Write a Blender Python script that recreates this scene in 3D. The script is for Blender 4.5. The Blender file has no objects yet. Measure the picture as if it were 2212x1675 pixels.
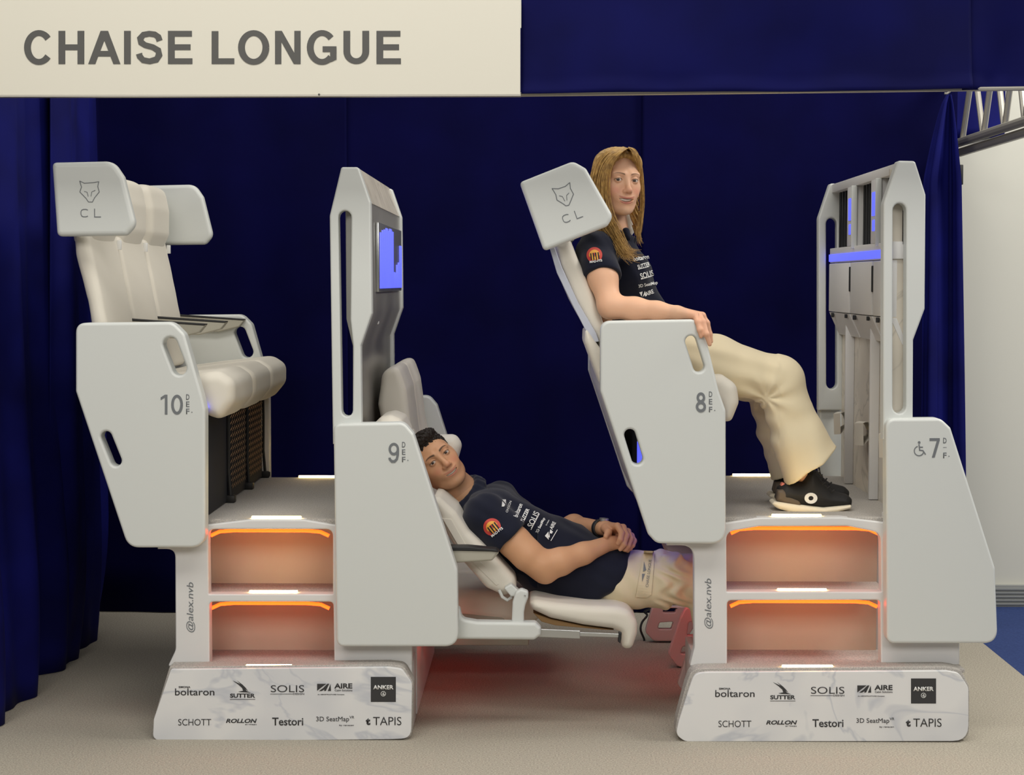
import bpy, bmesh, math, random
import numpy as np
from mathutils import Vector, Matrix
from mathutils.bvhtree import BVHTree

random.seed(7); np.random.seed(7)
scene = bpy.context.scene
COL = scene.collection

# ------------------------------------------------------------------ camera
F = 3800.0; CX = 1106.0; CY = 837.5          # focal length and centre, photo pixels
PITCH = math.atan(227.5 / F); YAW = math.atan(54.0 / F)
_cp, _sp, _cy, _sy = math.cos(PITCH), math.sin(PITCH), math.cos(YAW), math.sin(YAW)
FW = Vector((-_sy * _cp, _cy * _cp, -_sp)); RT = Vector((_cy, _sy, 0)); UP = RT.cross(FW)
def ray(px, py): return FW + RT * ((px - CX) / F) + UP * ((CY - py) / F)
_d = ray(1106, 1601); CAMH = -_d.z / _d.y * 5.93
cam_data = bpy.data.cameras.new('camera'); cam = bpy.data.objects.new('camera', cam_data)
COL.objects.link(cam); scene.camera = cam
cam_data.sensor_width = 36; cam_data.lens = F / 2212 * 36; cam_data.clip_end = 60
cam.location = (0, 0, CAMH); cam.rotation_euler = (math.pi / 2 - PITCH, 0, YAW)
def at(px, py, Y):                            # a point of the place at depth Y
    d = ray(px, py); t = Y / d.y
    return (d.x * t, CAMH + d.z * t)
def at3(px, py, Y):
    x, z = at(px, py, Y); return Vector((x, Y, z))

# ------------------------------------------------------------------ light
scene.view_settings.view_transform = 'Standard'; scene.view_settings.look = 'None'
scene.view_settings.gamma = 1.0; scene.view_settings.use_curve_mapping = False
scene.view_settings.exposure = -0.12
w = bpy.data.worlds.new('hall_air'); scene.world = w; w.use_nodes = True
w.node_tree.nodes['Background'].inputs[0].default_value = (1.0, 0.96, 0.90, 1)
w.node_tree.nodes['Background'].inputs[1].default_value = 0.15
def area(name, loc, target, sx, sy, power, col):
    l = bpy.data.lights.new(name, 'AREA'); l.shape = 'RECTANGLE'; l.size = sx; l.size_y = sy
    l.energy = power; l.color = col
    o = bpy.data.objects.new(name, l); COL.objects.link(o); o.location = loc
    o.rotation_euler = (Vector(target) - Vector(loc)).to_track_quat('-Z', 'Y').to_euler()
    return o
area('overhead_lamp', (-2.4, -1.4, 4.4), (-0.4, 6.6, 1.0), 3.0, 2.0, 142, (1.0, 0.975, 0.92))
area('overhead_lamp', (2.8, -1.6, 4.4), (0.8, 6.6, 1.0), 3.0, 2.0, 150, (1.0, 0.975, 0.925))
area('overhead_lamp', (-0.4, 3.6, 5.0), (-0.4, 3.9, 0.0), 5.0, 1.4, 150, (1.0, 0.965, 0.90))  # added overhead light, brightens the floor in front
area('overhead_lamp', (0.0, 7.0, 5.0), (0.0, 6.9, 0.0), 3.4, 1.4, 48, (1.0, 0.965, 0.90))
area('overhead_lamp', (4.6, 6.0, 5.0), (3.0, 8.2, 1.2), 1.8, 1.8, 230, (1.0, 0.965, 0.89))

# ------------------------------------------------------------------ materials
def lin(c):
    c = [x / 255.0 for x in c]
    return tuple(((x + 0.055) / 1.055) ** 2.4 if x > 0.04045 else x / 12.92 for x in c) + (1,)
MATS = {}
def mat(name, rgb, rough=0.5, metal=0.0, spec=0.5, sheen=0.0, emit=None, strength=0.0, bump=None, vary=None, vcol=False, sss=0.0):
    if name in MATS: return MATS[name]
    m = bpy.data.materials.new(name); m.use_nodes = True; nt = m.node_tree; b = nt.nodes['Principled BSDF']
    b.inputs['Base Color'].default_value = lin(rgb); b.inputs['Roughness'].default_value = rough
    b.inputs['Metallic'].default_value = metal; b.inputs['Specular IOR Level'].default_value = spec
    if sheen:
        b.inputs['Sheen Weight'].default_value = sheen; b.inputs['Sheen Roughness'].default_value = 0.5
    if emit:
        b.inputs['Emission Color'].default_value = lin(emit); b.inputs['Emission Strength'].default_value = strength
    if sss:
        b.inputs['Subsurface Weight'].default_value = sss; b.inputs['Subsurface Radius'].default_value = (0.012, 0.005, 0.003)
        b.inputs['Subsurface Scale'].default_value = 0.6
    tc = nt.nodes.new('ShaderNodeTexCoord')
    if vcol:
        a = nt.nodes.new('ShaderNodeAttribute'); a.attribute_name = 'Col'
        nt.links.new(a.outputs['Color'], b.inputs['Base Color'])
    if vary:                                   # (scale, second colour, amount, detail)
        n = nt.nodes.new('ShaderNodeTexNoise'); n.inputs['Scale'].default_value = vary[0]; n.inputs['Detail'].default_value = vary[3]
        r = nt.nodes.new('ShaderNodeMapRange'); r.inputs[1].default_value = 0.35; r.inputs[2].default_value = 0.65
        r.inputs[3].default_value = 0; r.inputs[4].default_value = vary[2]
        x = nt.nodes.new('ShaderNodeMix'); x.data_type = 'RGBA'
        x.inputs[6].default_value = lin(rgb); x.inputs[7].default_value = lin(vary[1])
        nt.links.new(tc.outputs['Object'], n.inputs['Vector']); nt.links.new(n.outputs['Fac'], r.inputs[0])
        nt.links.new(r.outputs[0], x.inputs[0]); nt.links.new(x.outputs[2], b.inputs['Base Color'])
    if bump:                                   # (scale, strength, distance)
        n = nt.nodes.new('ShaderNodeTexNoise'); n.inputs['Scale'].default_value = bump[0]; n.inputs['Detail'].default_value = 3
        bp = nt.nodes.new('ShaderNodeBump'); bp.inputs['Strength'].default_value = bump[1]; bp.inputs['Distance'].default_value = bump[2]
        nt.links.new(tc.outputs['Object'], n.inputs['Vector']); nt.links.new(n.outputs['Fac'], bp.inputs['Height'])
        nt.links.new(bp.outputs[0], b.inputs['Normal'])
    MATS[name] = m; return m
def marble(name, base, vein, rough=0.25):
    m = bpy.data.materials.new(name); m.use_nodes = True; nt = m.node_tree; b = nt.nodes['Principled BSDF']
    b.inputs['Roughness'].default_value = rough
    tc = nt.nodes.new('ShaderNodeTexCoord')
    n1 = nt.nodes.new('ShaderNodeTexNoise'); n1.inputs['Scale'].default_value = 2.2; n1.inputs['Detail'].default_value = 4; n1.inputs['Distortion'].default_value = 1.6
    mm = nt.nodes.new('ShaderNodeMath'); mm.operation = 'SUBTRACT'; mm.inputs[1].default_value = 0.5
    ab = nt.nodes.new('ShaderNodeMath'); ab.operation = 'ABSOLUTE'
    r = nt.nodes.new('ShaderNodeMapRange'); r.inputs[1].default_value = 0.0; r.inputs[2].default_value = 0.035; r.inputs[3].default_value = 0.55; r.inputs[4].default_value = 0.0
    n2 = nt.nodes.new('ShaderNodeTexNoise'); n2.inputs['Scale'].default_value = 3.0; n2.inputs['Detail'].default_value = 2
    r2 = nt.nodes.new('ShaderNodeMapRange'); r2.inputs[1].default_value = 0.45; r2.inputs[2].default_value = 0.75; r2.inputs[3].default_value = 0.0; r2.inputs[4].default_value = 0.45
    mx = nt.nodes.new('ShaderNodeMath'); mx.operation = 'MAXIMUM'
    mu = nt.nodes.new('ShaderNodeMath'); mu.operation = 'MULTIPLY'
    x = nt.nodes.new('ShaderNodeMix'); x.data_type = 'RGBA'; x.inputs[6].default_value = lin(base); x.inputs[7].default_value = lin(vein)
    L = nt.links.new
    L(tc.outputs['Object'], n1.inputs['Vector']); L(tc.outputs['Object'], n2.inputs['Vector'])
    L(n1.outputs['Fac'], mm.inputs[0]); L(mm.outputs[0], ab.inputs[0]); L(ab.outputs[0], r.inputs[0])
    L(n2.outputs['Fac'], r2.inputs[0]); L(r.outputs[0], mx.inputs[0]); L(r2.outputs[0], mx.inputs[1])
    L(mx.outputs[0], x.inputs[0]); L(x.outputs[2], b.inputs['Base Color'])
    MATS[name] = m; return m
M_white = mat('white_lacquer', (210, 213, 210), 0.40, bump=(60, 0.02, 0.001))
M_white2 = mat('white_painted_board', (218, 217, 216), 0.5)
M_fabric = mat('cream_leather', (219, 213, 200), 0.62, bump=(220, 0.08, 0.001), sheen=0.15)
M_arm = mat('grey_armrest_plastic', (170, 166, 152), 0.5)
M_black = mat('black_rubber', (28, 28, 30), 0.55)
M_carpet = mat('beige_grey_carpet', (184, 177, 162), 0.95, spec=0.1, vary=(170, (134, 128, 119), 0.7, 3), bump=(260, 0.5, 0.004))
M_deck = mat('grey_step_carpet', (190, 185, 178), 0.95, spec=0.1, vary=(220, (142, 138, 135), 0.7, 3), bump=(300, 0.5, 0.003))
M_blue_floor = mat('blue_hall_carpet', (58, 74, 122), 0.95, spec=0.1, vary=(120, (48, 62, 106), 0.8, 3))
M_navy = mat('navy_velvet_shaded', (10, 10, 58), 0.9, spec=0.05, sheen=0.0, bump=(30, 0.15, 0.004), vary=(2.5, (8, 8, 46), 0.8, 2))  # same velvet as the side drapes, shade at the back put into its colour
M_navy2 = mat('navy_velvet_lit', (19, 23, 104), 0.7, spec=0.12, bump=(18, 0.15, 0.004), vary=(3, (13, 14, 70), 0.8, 2))  # lighter copy of the drape velvet, front light put into its colour
M_navy3 = mat('navy_valance_cloth', (13, 15, 74), 0.75, spec=0.08, bump=(18, 0.15, 0.004), vary=(3, (10, 11, 56), 0.8, 2))
M_sign = mat('cream_sign_board', (219, 215, 201), 0.5)
M_ink = mat('dark_grey_vinyl', (78, 77, 74), 0.5)
M_ink2 = mat('slate_print', (112, 116, 120), 0.5)
M_logo = mat('black_print', (52, 52, 54), 0.5)
M_wht_print = mat('white_print', (232, 232, 230), 0.6)
M_alu = mat('brushed_aluminium', (176, 172, 162), 0.42, 0.55)
M_steel = mat('zinc_steel', (190, 192, 192), 0.3, 0.85)
M_metalwall = mat('silver_laminate', (168, 166, 160), 0.32, 0.35, vary=(1.5, (140, 138, 134), 0.6, 2))
M_marble = marble('marble_laminate', (228, 228, 228), (172, 178, 192))
M_marble_w = marble('warm_marble_laminate', (222, 214, 200), (168, 162, 152))
M_wall = mat('white_hall_wall', (212, 211, 200), 0.8)
M_skirt = mat('grey_skirting', (150, 152, 150), 0.7)
M_net = mat('black_mesh_net', (34, 36, 46), 0.8)
M_net2 = mat('lit_net_cord', (206, 170, 132), 0.8)  # cord colour brightened to carry the orange light from the steps
M_riser = mat('beige_riser_cloth', (196, 178, 158), 0.8, bump=(7, 0.35, 0.02))
M_glow = mat('warm_light_strip', (255, 235, 190), 0.4, emit=(255, 214, 130), strength=20.0)
M_led_o = mat('orange_led_strip', (255, 150, 70), 0.4, emit=(255, 54, 8), strength=8.5)
M_led_r = mat('red_led_strip', (255, 80, 60), 0.4, emit=(255, 104, 100), strength=8.5)
M_led_r2 = mat('dim_red_led_strip', (255, 80, 60), 0.4, emit=(255, 60, 52), strength=3.5)
M_led_b = mat('blue_led_and_glow', (90, 100, 255), 0.4, emit=(88, 96, 250), strength=1.35)
M_led_b2 = mat('bright_blue_led', (80, 90, 255), 0.4, emit=(76, 84, 255), strength=4.0)
M_screen = mat('dark_screen_mesh', (20, 22, 28), 0.6, bump=(90, 0.4, 0.003))
M_red_lit = mat('red_lit_white_board', (226, 196, 190), 0.45)  # white board, tint of the red under-glow put into its colour
M_brown = mat('tan_underside', (150, 118, 78), 0.8)

# ------------------------------------------------------------------ building helpers
def empty(name, loc, label, cat, group=None):
    o = bpy.data.objects.new(name, None); COL.objects.link(o); o.location = loc; o.empty_display_size = 0.05
    tag(o, label, cat, group); return o
def tag(o, label=None, cat=None, group=None, kind=None):
    if label: o['label'] = label
    if cat: o['category'] = cat
    if group: o['group'] = group
    if kind: o['kind'] = kind
    return o
def root_loc(o):
    return Vector((0, 0, 0)) if o.parent is not None else o.location.copy()
def link(name, me, m, parent=None, smooth=35):
    o = bpy.data.objects.new(name, me); COL.objects.link(o)
    if m is not None and len(me.materials) == 0: me.materials.append(m)
    if smooth is not None:
        me.shade_smooth()
        if smooth < 180: me.set_sharp_from_angle(angle=math.radians(smooth))
    if parent is not None:
        o.parent = parent; o.matrix_parent_inverse = Matrix.Translation(-root_loc(parent))
    return o
def recentre(o):                               # put the origin of a top-level mesh at its base
    me = o.data; co = np.empty(len(me.vertices) * 3); me.vertices.foreach_get('co', co); co = co.reshape(-1, 3)
    c = (co.min(0) + co.max(0)) / 2; c[2] = co[:, 2].min()
    me.vertices.foreach_set('co', (co - c).ravel()); me.update(); o.location = c; return o
def mesh(name, verts, faces):
    me = bpy.data.meshes.new(name); me.from_pydata([tuple(v) for v in verts], [], faces); me.update(); return me
def rounded(pts, n=5):
    out = []; N = len(pts)
    for i, p in enumerate(pts):
        r = p[2] if len(p) > 2 else 0
        a, b, c = Vector(pts[i - 1][:2]), Vector(p[:2]), Vector(pts[(i + 1) % N][:2])
        if r <= 0: out.append((b.x, b.y)); continue
        u, v = (a - b), (c - b); lu, lv = u.length, v.length; u.normalize(); v.normalize()
        ang = u.angle(v, math.pi); t = min(r / max(math.tan(ang / 2), 1e-4), lu * 0.48, lv * 0.48)
        p0, p1 = b + u * t, b + v * t
        for k in range(n + 1):
            s = k / n; q = p0 * (1 - s) ** 2 + b * 2 * s * (1 - s) + p1 * s ** 2
            out.append((q.x, q.y))
    return out
def px_out(pts, Y, n=5):                       # photo outline -> metres on the plane Y
    return [at(x, y, Y) for x, y in rounded(pts, n)]
def capsule(x0, y0, x1, y1, wd, n=8):          # stadium outline in photo pixels
    a, b = Vector((x0, y0)), Vector((x1, y1)); d = (b - a).normalized(); p = Vector((-d.y, d.x)); r = wd / 2; out = []
    for k in range(n + 1):
        t = math.pi * k / n; q = a + (p * math.cos(t) - d * math.sin(t)) * r; out.append((q.x, q.y))
    for k in range(n + 1):
        t = math.pi * k / n; q = b + (-p * math.cos(t) + d * math.sin(t)) * r; out.append((q.x, q.y))
    return out
def plate_mesh(outline, y0, y1, holes=(), bev=0.004, res=3):
    cu = bpy.data.curves.new('c', 'CURVE'); cu.dimensions = '2D'; cu.fill_mode = 'BOTH'
    bev = min(bev, (y1 - y0) / 2 * 0.999)
    cu.extrude = max((y1 - y0) / 2 - bev, 0); cu.bevel_depth = bev; cu.bevel_resolution = res; cu.offset = -bev
    for ol in [outline] + list(holes):
        s = cu.splines.new('POLY'); s.points.add(len(ol) - 1); s.use_cyclic_u = True
        for p, q in zip(s.points, ol): p.co = (q[0], q[1], 0, 1)
    o = bpy.data.objects.new('c', cu)
    me = bpy.data.meshes.new_from_object(o)
    bpy.data.objects.remove(o); bpy.data.curves.remove(cu)
    co = np.empty(len(me.vertices) * 3); me.vertices.foreach_get('co', co); co = co.reshape(-1, 3)
    new = np.stack([co[:, 0], (y0 + y1) / 2 - co[:, 2], co[:, 1]], 1)
    me.vertices.foreach_set('co', new.ravel()); me.update()
    bm = bmesh.new(); bm.from_mesh(me); bmesh.ops.remove_doubles(bm, verts=bm.verts, dist=1e-5)
    bmesh.ops.recalc_face_normals(bm, faces=bm.faces); bm.to_mesh(me); bm.free()
    return me
def flat_normals(o):                           # keeps the wide faces of a plate shading flat
    md = o.modifiers.new('flat_shading', 'WEIGHTED_NORMAL'); md.keep_sharp = True; md.weight = 90; return o
def plate(name, pts, y0, y1, m, parent=None, holes=(), bev=0.006, world=False, res=3, n=5):
    ol = rounded(pts, n) if world else px_out(pts, y0, n)
    hs = [h if world else [at(x, y, y0) for x, y in h] for h in holes]
    return flat_normals(link(name, plate_mesh(ol, y0, y1, hs, bev, res), m, parent))
def box(name, x0, x1, y0, y1, z0, z1, m, parent=None, bev=0.003):
    bm = bmesh.new(); bmesh.ops.create_cube(bm, size=1)
    for v in bm.verts: v.co = ((x0 + x1) / 2 + v.co.x * (x1 - x0), (y0 + y1) / 2 + v.co.y * (y1 - y0), (z0 + z1) / 2 + v.co.z * (z1 - z0))
    if bev: bmesh.ops.bevel(bm, geom=bm.edges[:], offset=bev, segments=2, affect='EDGES', profile=0.5)
    me = bpy.data.meshes.new(name); bm.to_mesh(me); bm.free(); return link(name, me, m, parent)
def tube(name, pts, r, m, parent=None, seg=8, closed=False):
    pts = [Vector(p) for p in pts]; V = []; Fc = []; n = len(pts); rad = r if isinstance(r, (list, tuple)) else [r] * n
    up = Vector((0.13, 0.2, 1)).normalized()
    for i, p in enumerate(pts):
        d = (pts[min(i + 1, n - 1)] - pts[max(i - 1, 0)]).normalized()
        a = d.cross(up)
        if a.length < 1e-3: a = d.cross(Vector((1, 0, 0)))
        a.normalize(); b = d.cross(a)
        for k in range(seg):
            t = 2 * math.pi * k / seg; V.append(p + (a * math.cos(t) + b * math.sin(t)) * rad[i])
    for i in range(n - 1):
        for k in range(seg):
            Fc.append((i * seg + k, i * seg + (k + 1) % seg, (i + 1) * seg + (k + 1) % seg, (i + 1) * seg + k))
    Fc.append(tuple(range(seg))[::-1]); Fc.append(tuple((n - 1) * seg + k for k in range(seg)))
    return link(name, mesh(name, V, Fc), m, parent)
def text_mesh(s, bold=0.0, shear=0.0, space=1.0):
    cu = bpy.data.curves.new('t', 'FONT'); cu.body = s; cu.size = 1; cu.offset = bold; cu.shear = shear; cu.space_character = space; cu.resolution_u = 4
    cu.extrude = 0.0
    o = bpy.data.objects.new('t', cu); me = bpy.data.meshes.new_from_object(o)
    bpy.data.objects.remove(o); bpy.data.curves.remove(cu)
    return me
def fit_text(name, s, x0, y0, x1, y1, Y, m, parent, bold=0.0, shear=0.0, rot=0.0, space=1.0, proj=None, lift=0.0012):
    """lettering filling the photo box x0,y0..x1,y1 (before its turn by rot degrees) on the plane Y"""
    me = text_mesh(s, bold, shear, space)
    n = len(me.vertices); co = np.empty(n * 3); me.vertices.foreach_get('co', co); co = co.reshape(-1, 3)
    mn, mx = co.min(0), co.max(0); u = (co[:, 0] - mn[0]) / max(mx[0] - mn[0], 1e-6); v = (co[:, 1] - mn[1]) / max(mx[1] - mn[1], 1e-6)
    cx, cy = (x0 + x1) / 2, (y0 + y1) / 2; dx = (u - 0.5) * (x1 - x0); dy = (0.5 - v) * (y1 - y0)
    a = math.radians(rot); PX = cx + dx * math.cos(a) + dy * math.sin(a); PY = cy - dx * math.sin(a) + dy * math.cos(a)
    return flat_print(name, me, PX, PY, Y, m, parent, proj, lift)
def flat_print(name, me, PX, PY, Y, m, parent, proj=None, lift=0.0012, step=None):
    if proj is not None:                       # print that lies on a curved surface
        bm = bmesh.new(); bm.from_mesh(me)
        for v, a, b in zip(bm.verts, PX, PY): v.co = (a, b, 0)
        for _ in range(4):
            es = [e for e in bm.edges if e.calc_length() > 5.0]
            if not es: break
            bmesh.ops.subdivide_edges(bm, edges=es, cuts=1)
            bmesh.ops.triangulate(bm, faces=[f for f in bm.faces if len(f.verts) > 4])
        bm.to_mesh(me); bm.free(); n = len(me.vertices)
        co = np.empty(n * 3); me.vertices.foreach_get('co', co); co = co.reshape(-1, 3); PX, PY = co[:, 0].copy(), co[:, 1].copy()
        out = []; last = Y
        org = Vector((0, 0, CAMH))
        for a, b in zip(PX, PY):
            d = ray(a, b).normalized(); hit = proj.ray_cast(org, d, 20)
            if hit[0] is not None: p = hit[0] - d * (0.0018 + lift); last = p.y
            else: p = at3(a, b, last)
            out.append(p)
        me.vertices.foreach_set('co', np.array([tuple(p) for p in out]).ravel()); me.update()
        return link(name, me, m, parent, None)
    P = np.array([tuple(at3(a, b, Y - lift)) for a, b in zip(PX, PY)])
    if step is not None: P[:, 1] -= np.array(step) * 3e-5
    me.vertices.foreach_set('co', P.ravel()); me.update()
    bm = bmesh.new(); bm.from_mesh(me)
    r = bmesh.ops.extrude_face_region(bm, geom=bm.faces[:]); vs = [g for g in r['geom'] if isinstance(g, bmesh.types.BMVert)]
    for v in vs: v.co.y += lift * 0.8
    bmesh.ops.recalc_face_normals(bm, faces=bm.faces); bm.to_mesh(me); bm.free()
    return link(name, me, m, parent, None)
def poly_print(name, polys, Y, m, parent, proj=None, lift=0.0012):
    """flat printed shapes, photo-pixel polygons"""
    from mathutils.geometry import tessellate_polygon
    V = []; Fc = []; St = []
    for i_, poly in enumerate(polys):
        b = len(V); V += [(x, y, 0) for x, y in poly]; St += [i_] * len(poly)
        for t in tessellate_polygon([[Vector((x, y, 0)) for x, y in poly]]): Fc.append(tuple(b + i for i in t))
    me = mesh(name, V, Fc)
    return flat_print(name, me, [v[0] for v in V], [v[1] for v in V], Y, m, parent, proj, lift, St)
def stroke_polys(lines, wd):
    out = []
    for ln in lines:
        for a, b in zip(ln[:-1], ln[1:]):
            a, b = Vector(a), Vector(b)
            if (b - a).length < 1e-4: continue
            d = (b - a).normalized(); p = Vector((-d.y, d.x)) * wd / 2; e = d * wd * 0.3
            out.append([tuple(q) for q in (a - e + p, b + e + p, b + e - p, a - e - p)])
    return out
def arc(cx, cy, r, a0, a1, n=14, ry=None):
    ry = ry or r
    return [(cx + r * math.cos(math.radians(a0 + (a1 - a0) * k / n)), cy - ry * math.sin(math.radians(a0 + (a1 - a0) * k / n))) for k in range(n + 1)]
def disc(cx, cy, r, n=20): return arc(cx, cy, r, 0, 360 * (n - 1) / n, n - 1)
def ribbon(pts, wd, wh=None):
    """stroke of a letter as quads; wd = width of upright, wh = of level strokes"""
    P = [Vector(p) for p in pts]; wh = wh or wd; S_ = []
    for i, p in enumerate(P):
        d = (P[min(i + 1, len(P) - 1)] - P[max(i - 1, 0)]).normalized(); n = Vector((-d.y, d.x)); w_ = wd * abs(n.x) ** 2 + wh * abs(n.y) ** 2
        if 0 < i < len(P) - 1:
            a = (p - P[i - 1]).normalized(); c = max(abs(Vector((-a.y, a.x)).dot(n)), .5); w_ /= c
        S_.append((p + n * w_ / 2, p - n * w_ / 2))
    return [[tuple(a[0]), tuple(b[0]), tuple(b[1]), tuple(a[1])] for a, b in zip(S_[:-1], S_[1:])]
def earc(cx, cy, rx, ry, a0, a1, n=20): return [(cx + rx * math.cos(math.radians(a0 + (a1 - a0) * k / n)), cy + ry * math.sin(math.radians(a0 + (a1 - a0) * k / n))) for k in range(n + 1)]
_v, _h = .150, .124
def rect(x0, y0, x1, y1): return [(x0, y0), (x1, y0), (x1, y1), (x0, y1)]
GLY = {
 'C': (.722, ribbon(earc(.372, .358, .255, .312, 38, 322, 26), _v, _h)),
 'H': (.722, [rect(.073, 0, .073 + _v, .716), rect(.647 - _v, 0, .647, .716), rect(.2, .30, .52, .30 + _h)]),
 'A': (.722, [[(0, 0), (.158, 0), (.442, .716), (.276, .716)], [(.56, 0), (.718, 0), (.442, .716), (.276, .716)], rect(.17, .163, .55, .163 + .12)]),
 'I': (.278, [rect(.064, 0, .064 + _v, .716)]),
 'S': (.667, ribbon([(.565, .50), (.535, .585), (.46, .638), (.335, .655), (.205, .632), (.135, .552), (.155, .465), (.245, .408), (.42, .362), (.535, .295), (.555, .195), (.495, .098), (.345, .060), (.20, .085), (.125, .165), (.108, .225)], .140, .122)),
 'E': (.667, [rect(.073, 0, .073 + _v, .716), rect(.15, 0, .617, _h), rect(.15, .716 - _h, .605, .716), rect(.15, .302, .575, .302 + _h)]),
 'L': (.611, [rect(.076, 0, .076 + _v, .71), rect(.15, 0, .58, _h)]),
 'O': (.778, ribbon(earc(.389, .358, .272, .310, 0, 360, 36), _v, _h)),
 'N': (.722, [rect(.074, 0, .074 + .14, .716), rect(.643 - .14, 0, .643, .716), [(.074, .716), (.225, .716), (.643, 0), (.492, 0)]]),
 'G': (.778, ribbon(earc(.385, .358, .262, .312, 40, 318, 26), _v, _h) + [rect(.40, .262, .707, .262 + .12), rect(.567, .095, .707, .30), [(.52, .03), (.60, .05), (.707, .10), (.567, .16)]]),
 'U': (.722, ribbon([(.147, .716), (.147, .30)] + earc(.358, .27, .211, .208, 180, 360, 16) + [(.569, .30), (.569, .716)], .150, .124)),
 ' ': (.278, []),
 '1': (.42, [rect(.20, 0, .30, .716), [(.20, .716), (.22, .62), (.04, .52), (.04, .62)]]),
 '0': (.50, ribbon(earc(.25, .358, .175, .308, 0, 360, 32), .10)),
 '9': (.50, ribbon(earc(.25, .49, .165, .175, 0, 360, 28), .092) + ribbon([(.415, .49), (.412, .30), (.37, .14), (.28, .06), (.17, .06), (.09, .13), (.075, .19)], .092)),
 '8': (.50, ribbon(earc(.25, .525, .135, .14, 0, 360, 26), .105) + ribbon(earc(.25, .20, .17, .15, 0, 360, 28), .105)),
 '7': (.50, [rect(.03, .615, .47, .716), [(.35, .64), (.47, .64), (.25, 0), (.13, 0)]]),
 'c': (.95, ribbon([(.80, .60), (.62, .66), (.36, .66), (.17, .60), (.09, .47), (.09, .25), (.17, .12), (.36, .055), (.62, .055), (.80, .115)], .075)),
 'l': (.80, [rect(.08, 0, .165, .716), rect(.08, 0, .78, .08)]),
}
def glyphs(name, s, x0, y0, x1, y1, Y, m, parent, rot=0.0, gap=0.0, lift=.0012):
    """each letter its own flat part, the word filling the photo box"""
    pen = 0; out = []
    for ch in s: w_, q = GLY[ch]; out.append((pen, q)); pen += w_ + gap
    xs_ = [pen_ + p[0] for pen_, q in out for poly in q for p in poly]; a, b = min(xs_), max(xs_)
    yy = [p[1] for _, q in out for poly in q for p in poly]; c, d = min(yy), max(yy); cx, cy = (x0 + x1) / 2, (y0 + y1) / 2; t = math.radians(rot)
    for pen_, q in out:
        if not q: continue
        polys = []
        for poly in q:
            pp = []
            for u, v in poly:
                dx = ((pen_ + u - a) / (b - a) - .5) * (x1 - x0); dy = (.5 - (v - c) / (d - c)) * (y1 - y0)
                pp.append((cx + dx * math.cos(t) + dy * math.sin(t), cy - dx * math.sin(t) + dy * math.cos(t)))
            polys.append(pp)
        poly_print(name, polys, Y, m, parent, None, lift)
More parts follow.
